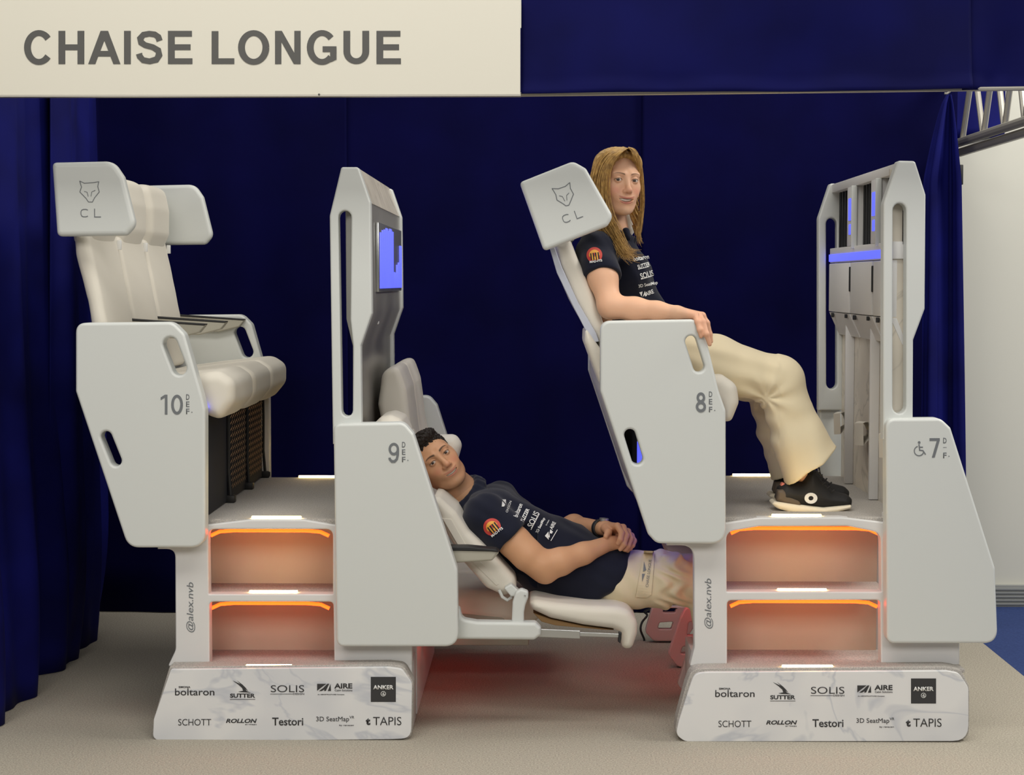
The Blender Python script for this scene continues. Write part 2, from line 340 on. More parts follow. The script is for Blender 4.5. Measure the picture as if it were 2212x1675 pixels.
# ------------------------------------------------------------------ soft shapes: distance fields turned into meshes
class Soft:
    def __init__(s): s.ops = []
    def _add(s, mode, fn, lo, hi, k): s.ops.append((mode, fn, np.array(lo, float), np.array(hi, float), k)); return s
    def cap(s, a, b, ra, rb=None, k=.02, mode='u'):
        a, b = np.array(a, float), np.array(b, float); rb = ra if rb is None else rb; ba = b - a; L2 = max(ba @ ba, 1e-9)
        def fn(P):
            t = np.clip(((P - a) @ ba) / L2, 0, 1); return np.linalg.norm(P - a - t[..., None] * ba, axis=-1) - (ra + (rb - ra) * t)
        r = max(ra, rb); return s._add(mode, fn, np.minimum(a, b) - r, np.maximum(a, b) + r, k)
    def chain(s, pts, rs, k=.02, mode='u'):
        for i in range(len(pts) - 1): s.cap(pts[i], pts[i + 1], rs[i], rs[i + 1], k, mode)
        return s
    def ell(s, c, r, k=.02, R=None, mode='u', bend=0.0):
        c, r = np.array(c, float), np.array(r, float); R = np.eye(3) if R is None else R
        def fn(P):
            q = (P - c) @ R
            if bend: q = q.copy(); q[..., 2] -= bend * q[..., 0] ** 2
            k0 = np.linalg.norm(q / r, axis=-1); k1 = np.linalg.norm(q / (r * r), axis=-1)
            return k0 * (k0 - 1) / np.maximum(k1, 1e-9)
        m = r.max() + .01; return s._add(mode, fn, c - m, c + m, k)
    def prism(s, poly, y0, y1, r, k=.01, mode='u'):      # upright outline x,z with soft edges, between depths y0 and y1
        A = np.array([p[:2] for p in poly], float); Bq = np.roll(A, -1, 0); yc, hy = (y0 + y1) / 2, (y1 - y0) / 2
        def fn(P):
            X, Z = P[:, 0, :, 0], P[:, 0, :, 2]; best = np.full(X.shape, 1e9); ins = np.zeros(X.shape, bool)
            for a, b in zip(A, Bq):
                e = b - a; t = np.clip(((X - a[0]) * e[0] + (Z - a[1]) * e[1]) / max(e @ e, 1e-12), 0, 1)
                best = np.minimum(best, (X - a[0] - t * e[0]) ** 2 + (Z - a[1] - t * e[1]) ** 2)
                if a[1] != b[1]: ins ^= ((a[1] > Z) != (b[1] > Z)) & (X < (b[0] - a[0]) * (Z - a[1]) / (b[1] - a[1]) + a[0])
            q1 = (np.where(ins, -1, 1) * np.sqrt(best) + r)[:, None, :]; q2 = np.abs(P[..., 1] - yc) - hy + r
            return np.minimum(np.maximum(q1, q2), 0) + np.sqrt(np.maximum(q1, 0) ** 2 + np.maximum(q2, 0) ** 2) - r
        return s._add(mode, fn, [A[:, 0].min(), y0, A[:, 1].min()], [A[:, 0].max(), y1, A[:, 1].max()], k)
    def plane(s, p, n, lo=None, hi=None, k=.004):      # cuts away the side the normal points to
        p, n = np.array(p, float), np.array(n, float); n = n / np.linalg.norm(n)
        return s._add('i', lambda P: (P - p) @ n, [-99] * 3 if lo is None else lo, [99] * 3 if hi is None else hi, k)
    def warp(s, fn, lo=None, hi=None): return s._add('w', fn, [-99] * 3 if lo is None else lo, [99] * 3 if hi is None else hi, 0)
    def field(s, lo, hi, h):
        lo, hi = np.array(lo, float), np.array(hi, float); n = np.ceil((hi - lo) / h).astype(int) + 1
        ax = [lo[i] + h * np.arange(n[i]) for i in range(3)]; D = np.full(n, 1.0, np.float32)
        for mode, fn, a, b, k in s.ops:
            pad = k + 3 * h; i0 = np.clip(np.floor((a - pad - lo) / h).astype(int), 0, n); i1 = np.clip(np.ceil((b + pad - lo) / h).astype(int) + 1, 0, n)
            if np.any(i1 <= i0): continue
            sl = tuple(slice(i0[j], i1[j]) for j in range(3))
            P = np.stack(np.meshgrid(ax[0][sl[0]], ax[1][sl[1]], ax[2][sl[2]], indexing='ij'), -1); A = D[sl]
            if mode == 'w': D[sl] = A + fn(P); continue
            d = fn(P)
            if mode == 'u':
                hh = np.clip(.5 + .5 * (A - d) / k, 0, 1); D[sl] = A * (1 - hh) + d * hh - k * hh * (1 - hh)
            else:
                if mode == 's': d = -d
                hh = np.clip(.5 - .5 * (A - d) / k, 0, 1); D[sl] = A * (1 - hh) + d * hh + k * hh * (1 - hh)
        return D, lo
    def net(s, lo, hi, h):
        """surface of the field inside a box, as vertices and quads"""
        D, o = s.field(lo, hi, h); nx, ny, nz = D.shape; S = D < 0
        c = np.zeros((nx - 1, ny - 1, nz - 1), np.int8)
        for i in (0, 1):
            for j in (0, 1):
                for k in (0, 1): c += S[i:nx - 1 + i, j:ny - 1 + j, k:nz - 1 + k]
        I = np.argwhere((c > 0) & (c < 8)); idx = np.full(c.shape, -1, np.int64); idx[tuple(I.T)] = np.arange(len(I))
        acc = np.zeros((len(I), 3)); cnt = np.zeros(len(I))
        for ax in range(3):
            for u in (0, 1):
                for v in (0, 1):
                    p = np.zeros(3, int); p[(ax + 1) % 3] = u; p[(ax + 2) % 3] = v; q = p.copy(); q[ax] = 1
                    a = D[tuple((I + p).T)].astype(float); b = D[tuple((I + q).T)].astype(float); m = (a < 0) != (b < 0)
                    t = np.where(m, a / np.where(m, a - b, 1), 0); pos = np.tile(p.astype(float), (len(I), 1)); pos[:, ax] = t
                    acc[m] += pos[m]; cnt[m] += 1
        V = o + (I + acc / np.maximum(cnt, 1)[:, None]) * h; Q = []
        for ax in range(3):
            b_, c_ = (ax + 1) % 3, (ax + 2) % 3
            sl0 = [slice(None)] * 3; sl1 = [slice(None)] * 3; sl0[ax] = slice(0, D.shape[ax] - 1); sl1[ax] = slice(1, D.shape[ax])
            E = np.argwhere(S[tuple(sl0)] != S[tuple(sl1)])
            ok = (E[:, b_] > 0) & (E[:, c_] > 0) & (E[:, b_] < D.shape[b_] - 1) & (E[:, c_] < D.shape[c_] - 1); E = E[ok]
            if not len(E): continue
            def g(db, dc):
                F_ = E.copy(); F_[:, b_] += db; F_[:, c_] += dc; return idx[tuple(F_.T)]
            f = np.stack([g(-1, -1), g(0, -1), g(0, 0), g(-1, 0)], 1); flip = ~S[tuple(E.T)]; f[flip] = f[flip][:, ::-1]; Q.append(f)
        Q = np.concatenate(Q) if Q else np.zeros((0, 4), int)
        return V, Q[(Q >= 0).all(1)]
def biggest(V, Q, keep=.02):
    p = list(range(len(V)))
    def f(i):
        while p[i] != i: p[i] = p[p[i]]; i = p[i]
        return i
    for q in Q.tolist():
        r = f(q[0])
        for k in q[1:]:
            s_ = f(k)
            if s_ != r: p[s_] = r
    lab = np.array([f(i) for i in range(len(V))]); u, n = np.unique(lab, return_counts=True); ok = set(u[n > keep * len(V)].tolist())
    return V, Q[np.array([l in ok for l in lab[Q[:, 0]].tolist()])]
def net_object(name, parts, m, parent, colour=None):
    V = np.concatenate([p[0] for p in parts]); off = np.cumsum([0] + [len(p[0]) for p in parts]); Q = np.concatenate([p[1] + o for p, o in zip(parts, off)])
    me = bpy.data.meshes.new(name); me.from_pydata(V.tolist(), [], Q.tolist()); me.update()
    if colour is not None:
        a = me.color_attributes.new('Col', 'FLOAT_COLOR', 'POINT'); C = np.ones((len(V), 4)); C[:, :3] = colour(V); a.data.foreach_set('color', C.ravel())
    return link(name, me, m, parent, 180), BVHTree.FromPolygons(V.tolist(), Q.tolist())
def cushion(name, pts, y0, y1, m, parent, r=.03, world=True, h=.0055, crease=(), n=7, puff=None):
    ol = rounded(pts, n) if world else px_out(pts, y0, n); S = Soft(); S.prism(ol, y0, y1, r)
    if puff is not None: S.warp(puff)
    lo = np.array([min(p[0] for p in ol), y0, min(p[1] for p in ol)]) - .02; hi = np.array([max(p[0] for p in ol), y1, max(p[1] for p in ol)]) + .02
    return net_object(name, [S.net(lo, hi, h)], m, parent)[0]
def smooth(pts, n):                            # smooth curve through points
    P = np.array([tuple(p) for p in pts], float); P = np.vstack([2 * P[0] - P[1], P, 2 * P[-1] - P[-2]]); out = []
    for i in range(1, len(P) - 2):
        for k in range(n):
            t = k / n; out.append(.5 * ((2 * P[i]) + (-P[i - 1] + P[i + 1]) * t + (2 * P[i - 1] - 5 * P[i] + 4 * P[i + 1] - P[i + 2]) * t ** 2 + (-P[i - 1] + 3 * P[i] - 3 * P[i + 1] + P[i + 2]) * t ** 3))
    out.append(P[-2]); return np.array(out)
# ------------------------------------------------------------------ the setting
def slab(name, x0, x1, y0, y1, z0, z1, m):
    o = box(name, x0, x1, y0, y1, z0, z1, m, None, 0); tag(o, kind='structure'); return o
CARPET_X = at(2131, 1391, 7.53)[0]
tag(slab('floor', -7, CARPET_X, -3, 8.5, -0.06, 0.0, M_carpet), 'beige grey speckled carpet under the seat modules')
tag(slab('floor_outer', CARPET_X, 8, -3, 8.5, -0.06, -0.004, M_blue_floor), 'blue hall carpet right of the stand')
tag(slab('wall_back', -7, 8, 8.5, 8.62, -0.06, 4.2, M_wall), 'white hall wall behind the stand')
bb = slab('baseboard_back', 1.5, 8, 8.47, 8.5, -0.004, 0.10, M_skirt); tag(bb, 'ribbed grey skirting along the white wall')
for k in range(5):
    box('skirting_rib', 1.5, 8, 8.462, 8.471, 0.008 + k * 0.018, 0.016 + k * 0.018, M_skirt, bb, 0)
clip = at3(2062, 380, 8.49); o = box('wall_bracket', clip.x, clip.x + 0.03, 8.44, 8.5, clip.z - 0.045, clip.z + 0.05, M_black, None, 0.003)
tag(recentre(o), 'small dark bracket on the white wall beside the gathered drape', 'bracket')

def drape(name, path, z0, z1, m, label, folds, n=160, rows=26, group=None, amp_top=0.5, pud=0.0, shift=None):
    """a hanging cloth along a plan path [(x,y),...]; folds = [(waves per metre, depth, phase)]"""
    P = [Vector(p) for p in path]; L = [0]
    for a, b in zip(P[:-1], P[1:]): L.append(L[-1] + (b - a).length)
    V = []; Fc = []; T = L[-1]
    for j in range(rows + 1):
        t = j / rows
        for i in range(n + 1):
            s = T * i / n; k = max(q for q in range(len(L) - 1) if L[q] <= s + 1e-9)
            u = (s - L[k]) / (L[k + 1] - L[k]); p = P[k].lerp(P[k + 1], u); d = (P[k + 1] - P[k]).normalized(); nr = Vector((-d.y, d.x))
            off = 0
            for fq, am, ph in folds: off += am * (amp_top + (1 - amp_top) * t) * math.sin(2 * math.pi * fq * s + ph + 0.9 * math.sin(1.7 * t + ph))
            zt = z1(s / T) if callable(z1) else z1; zb = z0(s / T) if callable(z0) else z0
            if pud and t > 0.8: off += pud * ((t - 0.8) / 0.2) ** 2 * (1 + 0.6 * math.sin(7 * s + 1))
            q = p + nr * off; z = zt + (zb - zt) * t
            x, y = q.x, q.y
            if shift: x, y, z = shift(s / T, t, x, y, z)
            V.append((x, y, z))
    W = n + 1
    for j in range(rows):
        for i in range(n): Fc.append((j * W + i, j * W + i + 1, (j + 1) * W + i + 1, (j + 1) * W + i))
    o = link(name, mesh(name, V, Fc), m, None, 180); recentre(o)
    md = o.modifiers.new('cloth_thickness', 'SOLIDIFY'); md.thickness = 0.004; md.offset = 0
    tag(o, label, 'curtain', group); return o
YB = 8.25
xs = [at(205, 700, YB)[0], at(742, 700, YB)[0], at(1386, 700, YB)[0], at(2015, 700, YB)[0]]
g = 'flat back drapes of the stand'
drape('back_drape', [(xs[0] - .15, YB), (xs[1] + .02, YB)], 0.004, 2.75, M_navy, 'navy back drape hanging behind the row 10 seats', [(1.3, .012, 0), (3.1, .005, 1)], 120, 12, g)
drape('back_drape', [(xs[1], YB + .035), (xs[2] + .02, YB + .035)], 0.004, 2.75, M_navy, 'navy back drape hanging behind the reclining man', [(1.1, .010, 1.4), (2.7, .004, 0)], 120, 12, g)
drape('back_drape', [(xs[2], YB), (xs[3] + .1, YB)], 0.004, 2.75, M_navy, 'navy back drape hanging behind the woman and row 8', [(1.4, .012, .4), (2.9, .005, 2)], 120, 12, g)
XL = at(0, 1560, 6.2)[0]
def lshift(u, t, x, y, z): return x + 0.10 * t ** 3 * (1 - 0.5 * u) - .02, y, z
drape('side_drape', [(XL - .03, 5.80), (XL - .01, 7.15)], 0.003, 2.75, M_navy2, 'navy side drape at the left edge, brightest and nearest the viewer', [(2.1, .035, .3), (4.7, .014, 1.1)], 190, 34, 'side drapes', .35, 0.05, lshift)
drape('side_drape', [(XL + .03, 6.92), (XL + .04, 7.3), (xs[0] + .03, YB - .05)], 0.003, 2.75, M_navy2, 'navy side drape filling the left rear corner', [(2.3, .04, 2.0), (5.1, .012, .4)], 120, 34, 'side drapes', .35, 0.05)

# fascia sign and valance
YF = 5.72
sg = empty('fascia_sign', at3(560, 207, YF), 'long cream fascia sign reading CHAISE LONGUE above the stand', 'sign')
plate('sign_board', [(-220, -1), (1124, -1), (1124, 206), (-220, 208)], YF, YF + .025, M_sign, sg, bev=.001)
glyphs('letter', 'CHAISE LONGUE', 52, 65, 866, 140, YF, M_ink, sg, gap=.012, lift=.0015)
plate('bottom_trim', [(-220, 205), (1125, 203), (1125, 208), (-220, 210)], YF - .003, YF + .03, M_alu, sg, bev=.0008)
plate('screw', disc(689, 204, 2.2, 10), YF - .006, YF, M_ink, sg, bev=.0006)
def val_bot(u): return at(1125 + u * 1175, 203 - u * 11.5, YF + .03)[1]
def valance(name, pa, pb, label, ph, dy=0):
    a, b = at(pa, 200, YF + .03)[0], at(pb, 200, YF + .03)[0]
    z0 = at(pa, 203 - (pa - 1125) / 1087 * 11, YF + .03)[1]; z1 = at(pb, 203 - (pb - 1125) / 1087 * 11, YF + .03)[1]
    def sh(u, t, x, y, z):
        wv = .010 * math.sin(2.2 * math.pi * u + 3.5 * t + ph) * (.4 + t) + .006 * math.sin(9 * u - 5 * t + ph) + .005 * math.exp(-((t - .95) / .05) ** 2) * math.sin(23 * u + ph)
        if t > .9: wv += -.014 * ((t - .9) / .1)
        return x, y + wv + dy, z
    o = drape(name, [(a, YF + .03), (b, YF + .03)], lambda u: z0 + (z1 - z0) * u, 2.62, M_navy3, label, [(0.9, .004, ph)], 120, 30, 'valance cloths', 1, 0, sh)
    o['category'] = 'valance'; return o
valance('valance', 1126, 2096, 'wide navy valance cloth right of the cream sign', 0.3)
valance('valance', 2080, 2330, 'short navy valance cloth at the top right corner', 2.0, .03)
# truss
fr = empty('front_rail', at3(1700, 198, YF + .06), 'thin grey rail under the navy valance', 'rail')
a, b = at3(1110, 204.5, YF + .05), at3(2330, 190, YF + .05)
tube('rail_tube', [a, b], .0075, M_alu, fr)
XT = 1.955
st = empty('side_truss', (XT, 7.4, 2.2), 'grey aluminium lattice truss running back at the upper right', 'truss')
zb = at(2057, 316, 8.2)[1]; zt = zb + .36
for nm, z, dx in (('lower_chord', zb + .012, -.02), ('lower_chord', zb - .026, .005), ('upper_chord', zt, 0)):
    tube(nm, [(XT + dx, YF + .05, z), (XT + dx, 8.24, z)], .02 if nm == 'lower_chord' else .022, M_alu, st, 10)
ys = [8.18, 7.98, 7.79, 7.61, 7.44, 7.28, 7.13, 6.99, 6.85, 6.7]
for i in range(len(ys) - 1):
    za, zc = (zb + .01, zt) if i % 2 == 0 else (zt, zb + .01)
    tube('brace', [(XT, ys[i], za), (XT, ys[i + 1], zc)], .013, M_alu, st, 8)
# gathered drape at the right rear corner
def gshift(u, t, x, y, z):
    pin = at3(2052, 203, 7.9)
    k = min(1, t / .16) ** .7
    x2 = pin.x + (x - pin.x) * (.12 + .88 * k); y2 = pin.y + (y - pin.y) * (.2 + .8 * k)
    return x2 + .06 * t * u, y2, z
xa, xb = at(1994, 300, 7.95)[0], at(2068, 300, 7.95)[0]
drape('gathered_drape', [(xa, 7.97), (xa + .05, 7.88), (xb - .05, 7.98), (xb, 7.88)], .004, at(2052, 204, 7.9)[1], M_navy2,
      'navy drape gathered and pinned up at the right rear corner', [(9, .020, 0), (17, .008, 1)], 150, 60, None, .7, 0, gshift)
hk = at3(2046, 202, 7.88)
tag(recentre(tube('drape_hook', [hk + Vector((-.012, 0, 0)), hk, hk + Vector((.012, 0, .008)), hk + Vector((.014, 0, .03))], .005, M_alu)), 'small metal hook holding the gathered drape under the rail', 'hook')
drape('corner_drape', [(at(2056, 250, 8.48)[0], 8.483), (at(2172, 250, 8.48)[0], 8.483)], zb + .06, 2.75, M_navy2, 'navy cloth hanging behind the lattice truss', [(4, .012, 0)], 40, 10)

# ------------------------------------------------------------------ seat modules
YP, YQ = 5.96, 6.03            # near side panels
YFAR0, YFAR1 = 7.37, 7.44      # far side panels
def logo_row(p, x, s, Y):
    """the ten sponsor marks; x = pixel shift, s = unused"""
    def T(n, *a, **k): fit_text('sponsor_mark', n, a[0] + x, a[1], a[2] + x, a[3], Y, M_logo, p, **k)
    return T
def sponsors(p, ox, oy, Y):
    def T(n, a, b, c, d, **k): fit_text('sponsor_mark', n, a + ox, b + oy, c + ox, d + oy, Y, k.pop('m', M_logo), p, **k)
    def Pz(polys, m=M_logo): poly_print('sponsor_mark', [[(u + ox, v + oy) for u, v in q] for q in polys], Y, m, p)
    T('SIMONA', 386, 1483, 411, 1487, bold=.02); T('boltaron', 378, 1488, 463, 1503, bold=.005)
    T('SUTTER', 497, 1499, 551, 1508, bold=.03); Pz(stroke_polys([[(497, 1511.5), (551, 1511.5)]], .8))
    Pz([[(503, 1471), (520, 1479), (529, 1488), (533, 1494), (542, 1497), (521, 1496), (515, 1495), (525, 1493), (523, 1487), (514, 1479)],
        [(512, 1471), (524, 1480), (531, 1487), (536, 1494), (531, 1490), (522, 1481)]])
    T('SOLIS', 585, 1481, 657, 1496, bold=-.004); Pz(stroke_polys([[(584, 1500), (632, 1500)]], .7)); T('DESIGN', 633, 1498, 657, 1501.5)
    Pz([[(685, 1478), (705, 1478), (694, 1486), (685, 1493)], [(689, 1493.5), (698, 1487), (707, 1478), (711, 1478), (704, 1493), (700, 1493.5), (701, 1490), (695, 1493.5)], [(708, 1493.5), (714, 1478.5), (715, 1493.5)]])
    T('AIRE', 722, 1477, 761, 1488, bold=.03); T('Cabin Solutions', 723, 1490, 761, 1494); T('An AEROSTRUCTURES Company', 686, 1500, 744, 1502.6)
    Pz([[(801, 1463), (855, 1463), (855, 1517), (801, 1517)]])
    p2 = Y - .0014
    fit_text('sponsor_mark', 'ANKER', 806 + ox, 1481 + oy, 850 + ox, 1490 + oy, p2, M_wht_print, p, bold=.03)
    poly_print('sponsor_mark', stroke_polys([[(u + ox, v + oy) for u, v in arc(828, 1499.5, 5, 0, 360)], [(826 + ox, 1500 + oy), (829 + ox, 1497 + oy), (829 + ox, 1503 + oy)], [(826 + ox, 1501 + oy), (831 + ox, 1501 + oy)]], 1.0), p2, M_wht_print, p)
    T('SCHOTT', 385, 1554, 456, 1568, bold=-.006)
    T('ROLLON', 488, 1553.5, 555, 1562.5, bold=.03, shear=.25); T('BY TIMKEN', 530, 1565, 554, 1567)
    T('Testori', 588, 1551, 655, 1568, bold=.012)
    T('3D SeatMap', 683, 1549, 754, 1562); T('VR', 755, 1547.5, 765, 1553); T('by renacen', 733, 1566, 764, 1570)
    T('t', 790, 1552, 800, 1567, bold=.05); T('TAPIS', 806, 1549.5, 867, 1567.5, bold=-.004)
def letters(p, x, ys, txt, Y):
    for c, y in zip(txt, ys):
        if c == '-': poly_print('row_letter', stroke_polys([[(x - 3.5, y), (x + 3.5, y)]], .8), Y, M_ink2, p)
        else: fit_text('row_letter', c, x - 3.6, y - 6, x + 3.6, y + 6, Y, M_ink2, p, bold=.012)
    poly_print('row_letter', [disc(x + 9, ys[-1] + 2, 1.2, 8)], Y, M_ink2, p)
def steps(p, xa, xb, frame_pts, holes, y0, y1, y2, l1, l2):
    """stairs of one module: frame plate, risers, tread, LED strips; y0.. = photo heights of treads, l1, l2 = of the LED strips"""
    plate('stair_frame', frame_pts, 6.03, 6.085, M_white2, p, holes=holes, bev=.006)
    xm = (xa + xb) / 2; X0, X1 = at(xa - 10, 1300, 6.1)[0], at(xb + 10, 1300, 6.1)[0]
    z0, z1, z2 = at(xm, y0, 5.95)[1], at(xm, y1, 6.04)[1], at(xm, y2, 6.05)[1]
    for za, zc in ((z0, z1 - .03), (z1, z2 - .03)): box('riser', X0, X1, 6.26, 6.275, za, zc, M_riser, p, 0)
    for ly in (l1, l2):                         # orange strip tucked under each nosing
        zl = at(xm, ly, 6.095)[1]; tube('led_strip', [(X0 + .03, 6.098, zl - .018), (X0 + .06, 6.098, zl - .004), (X0 + .11, 6.098, zl), (X1 - .11, 6.098, zl), (X1 - .06, 6.098, zl - .004), (X1 - .03, 6.098, zl - .018)], .0062, M_led_o, p, 8)
    box('tread', X0, X1, 6.05, 6.265, z1 - .02, z1, M_deck, p, .004)
    return X0, X1, z0, z1, z2
GROUP_SEAT = 'cream leather seats'
# ---- left module (rows 10 and 9)
ML = empty('seat_module', at3(610, 1601, 6.6) * 1.0, 'white two-level seat module numbered 10 and 9, on the left', 'seat module', 'two-level seat modules')
ML.location.z = 0
front = plate('plinth_front', [(369, 1447, 4), (836, 1442, 6), (868, 1446, 18), (890, 1476, 20), (888, 1596, 26), (845, 1598), (350, 1603, 4), (330, 1596, 22), (332, 1555, 8)], 5.93, 5.95, M_marble, ML, bev=.002)
sponsors(front, 0, 0, 5.93)
tread_pts = [(366, 1441, 3), (840, 1436, 6), (872, 1440, 20), (893, 1476, 20), (889, 1600, 20), (345, 1603, 4), (331, 1590, 20), (333, 1550, 8)]
plate('plinth_carpet', tread_pts, 5.95, 6.03, M_deck, ML, bev=.004)
fl = [(340, 1120), (441, 1120), (441, 1135), (540, 1123, 40), (655, 1123, 40), (725, 1135), (725, 1120), (800, 1120), (890, 1300, 10), (890, 1441), (362, 1441, 4), (379, 1405, 30), (378, 1187, 30), (340, 1187)]
hl = [rounded([(449, 1144, 16), (719, 1144, 16), (719, 1284, 2), (451, 1284, 2)]), rounded([(452, 1301, 10), (720, 1301, 10), (722, 1438), (453, 1438)])]
X0, X1, z0, z1, z2 = steps(ML, 449, 720, fl, hl, 1446, 1284, 1122, 1304, 1147)
fit_text('lettering', '@alex.nvb', 358, 1303, 466, 1322, 6.03, M_ink2, ML, shear=.18, rot=90)
base_pts = [at(379, 1187, 6.03)[0], at(890, 1500, 6.03)[0]]
xl, xr = base_pts; xmid = at(720, 1200, 6.03)[0]
plate('base_body', [(xl, .004), (xr, .004), (xr, .30, .02), (xmid + .02, .30), (xmid + .02, z2 - .02), (xl, z2 - .02)], 6.28, 7.36, M_white2, ML, bev=.004, world=True)
box('base_side', xr - .02, xr, 6.03, 6.23, .004, z0, M_white2, ML)
box('tread', xl + .01, xr - .021, 5.955, 6.28, z0 - .012, z0 + .001, M_deck, ML, .002)
box('deck', at(443, 1120, 6.05)[0] - .08, at(722, 1120, 6.05)[0] + .02, 6.045, 7.36, z2 - .02, z2, M_deck, ML, .004)
def lstrip(p, xa, xb, y, Y, z):
    a, b = at(xa, y, Y)[0], at(xb, y, Y)[0]
    return box('light_strip', a, b, Y, Y + .014, z - .001, z + .009, M_glow, p, .002)
lstrip(ML, 531, 638, 1440, 5.955, at(584, 1443, 5.955)[1]); lstrip(ML, 538, 642, 1279, 6.055, z1); lstrip(ML, 543, 650, 1118, 6.055, z2); lstrip(ML, 645, 735, 1030, 7.34, z2)
# far frame and post
fmap = lambda pts: [(at(x, y, YP)[0], at(x, y, YP)[1]) + tuple([r * 5.96 / F for r in (rr[0],)] if (rr := rest) else []) for x, y, *rest in pts]
P10 = [(163, 698, 22), (372, 696, 30), (398, 722, 20), (436, 855, 10), (443, 885, 20), (443, 1184, 34), (276, 1184, 34), (163, 846, 14)]
P10h = [capsule(367, 744, 387, 796, 31), capsule(229, 944, 250, 996, 24)]
def panel(p, pts, holes, label):
    n_ = plate('side_panel', pts, YP, YQ, M_white, p, holes=holes, bev=.0095, res=4, n=8)
    n_['label'] = label + ', near side'
    w_ = fmap(pts); hw = [[at(x, y, YP) for x, y in h] for h in holes]
    f_ = flat_normals(link('side_panel', plate_mesh(rounded(w_, 8), YFAR0, YFAR1, hw, .0095, 4), M_white, p)); f_['label'] = label + ', far side'
    return n_, f_
pn, pf = panel(ML, P10, P10h, 'white side panel numbered 10')
glyphs('row_number', '10', 347, 853, 395, 896, YP, M_ink2, pn); letters(pn, 405.5, (858, 873.5, 889), 'DEF', YP)
P9 = [(720, 916, 18), (872, 913, 26), (893, 938, 10), (988, 1232, 20), (990, 1398, 30), (727, 1398, 18)]
pn9, pf9 = panel(ML, P9, [], 'white side panel numbered 9')
glyphs('row_number', '9', 839, 957, 862, 1000, YP, M_ink2, pn9); letters(pn9, 872, (961, 977, 993), 'DEF', YP)
# posts and bulkhead of row 9
POST9 = [(737, 361, 6), (774, 361, 8), (800, 437, 10), (803, 678, 8), (779, 748, 8), (781, 960), (719, 960), (712, 466, 24)]
SLOT9 = [[(745 + 14 * math.cos(t), 470 - 15 * math.sin(t)) for t in np.linspace(0, math.pi, 9)] + [(738 + 0, 884)] + [(750 - 12 * math.cos(t), 887 + 13 * math.sin(t)) for t in np.linspace(0, math.pi, 9)] + [(763, 748), (757, 690)]]
plate('post', POST9, 6.0, 6.06, M_white, ML, holes=SLOT9, bev=.007, n=6)
link('post', plate_mesh(rounded(fmap(POST9), 6), 7.33, 7.39, [[at(x, y, YP) for x, y in h] for h in SLOT9], .007), M_white, ML)
BK = [(742, 364), (772, 364), (799, 439), (802, 679), (777, 748), (779, 1180), (762, 1180), (762, 748), (748, 690), (746, 450)]
bkw = px_out(BK, 6.06)
bk = link('bulkhead', plate_mesh(bkw, 6.065, 7.335, (), .002), M_metalwall, ML)
# thin facing sheets on the bulkhead (each its own look)
def facing(name, a, b, Y0, Y1, m, p, th=.003, inset=0.0):
    (xa, za), (xb, zb_) = a, b; nx, nz = -(zb_ - za), (xb - xa); l = math.hypot(nx, nz); nx, nz = nx / l, nz / l
    if nx < 0: nx, nz = -nx, -nz
    V = []
    for Y in (Y0, Y1):
        for (x, z) in ((xa, za), (xb, zb_)):
            V += [(x, Y, z), (x + nx * th, Y, z + nz * th)]
    o = link(name, mesh(name, V, [(0, 1, 3, 2), (4, 6, 7, 5), (0, 4, 5, 1), (2, 3, 7, 6), (1, 5, 7, 3), (0, 2, 6, 4)]), m, p, 20)
    bm = bmesh.new(); bm.from_mesh(o.data); bmesh.ops.recalc_face_normals(bm, faces=bm.faces); bm.to_mesh(o.data); bm.free(); return o
q = [at(x, y, 6.06) for x, y in ((772, 364), (799, 439), (802, 679), (777, 748), (779, 1000))]
facing('top_facing', q[0], q[1], 6.07, 7.33, M_marble_w, bk)
zz = lambda y, Y=6.06: at(800, y, Y)[1]
xw = q[1][0] + .002
def on_wall(x, y, X): # where a photo ray meets the plane X
    d = ray(x, y); t = X / d.x; return (d.y * t, CAMH + d.z * t)
scr = [on_wall(x, y, xw) for x, y in ((811, 480), (862, 494), (866, 625), (812, 631))]
Ya, Yb_ = scr[0][0], min(7.28, scr[1][0]); za, zb2 = scr[3][1], scr[0][1]
sc = box('vent_panel', xw, xw + .012, Ya, Yb_, za, zb2, M_steel, bk, .003)
# blue light in the panel's recesses, put in as glowing raised bars
n = 12
for i in range(n):
    u0, u1 = i / n, (i + .96) / n; y_ = Ya + .03 + (Yb_ - Ya - .05) * u0; y2 = Ya + .03 + (Yb_ - Ya - .05) * u1
    hh = [.86, .90, .92, .95, .92, .96, .93, .30, .29, .42, .46, .74][i]
    box('recess_glow', xw + .006, xw + .0155, y_, y2, za + .012, za + (zb2 - za) * hh, M_led_b, bk, .002)
for yy, z_ in ((6.45, 1.462), (6.47, 1.43), (6.9, 1.475)):
    s_ = q[2]; box('ceiling_spot', s_[0] - .028, s_[0] - .012, yy, yy + .03, z_ - .02, z_ - .005, M_wht_print, bk, .004)
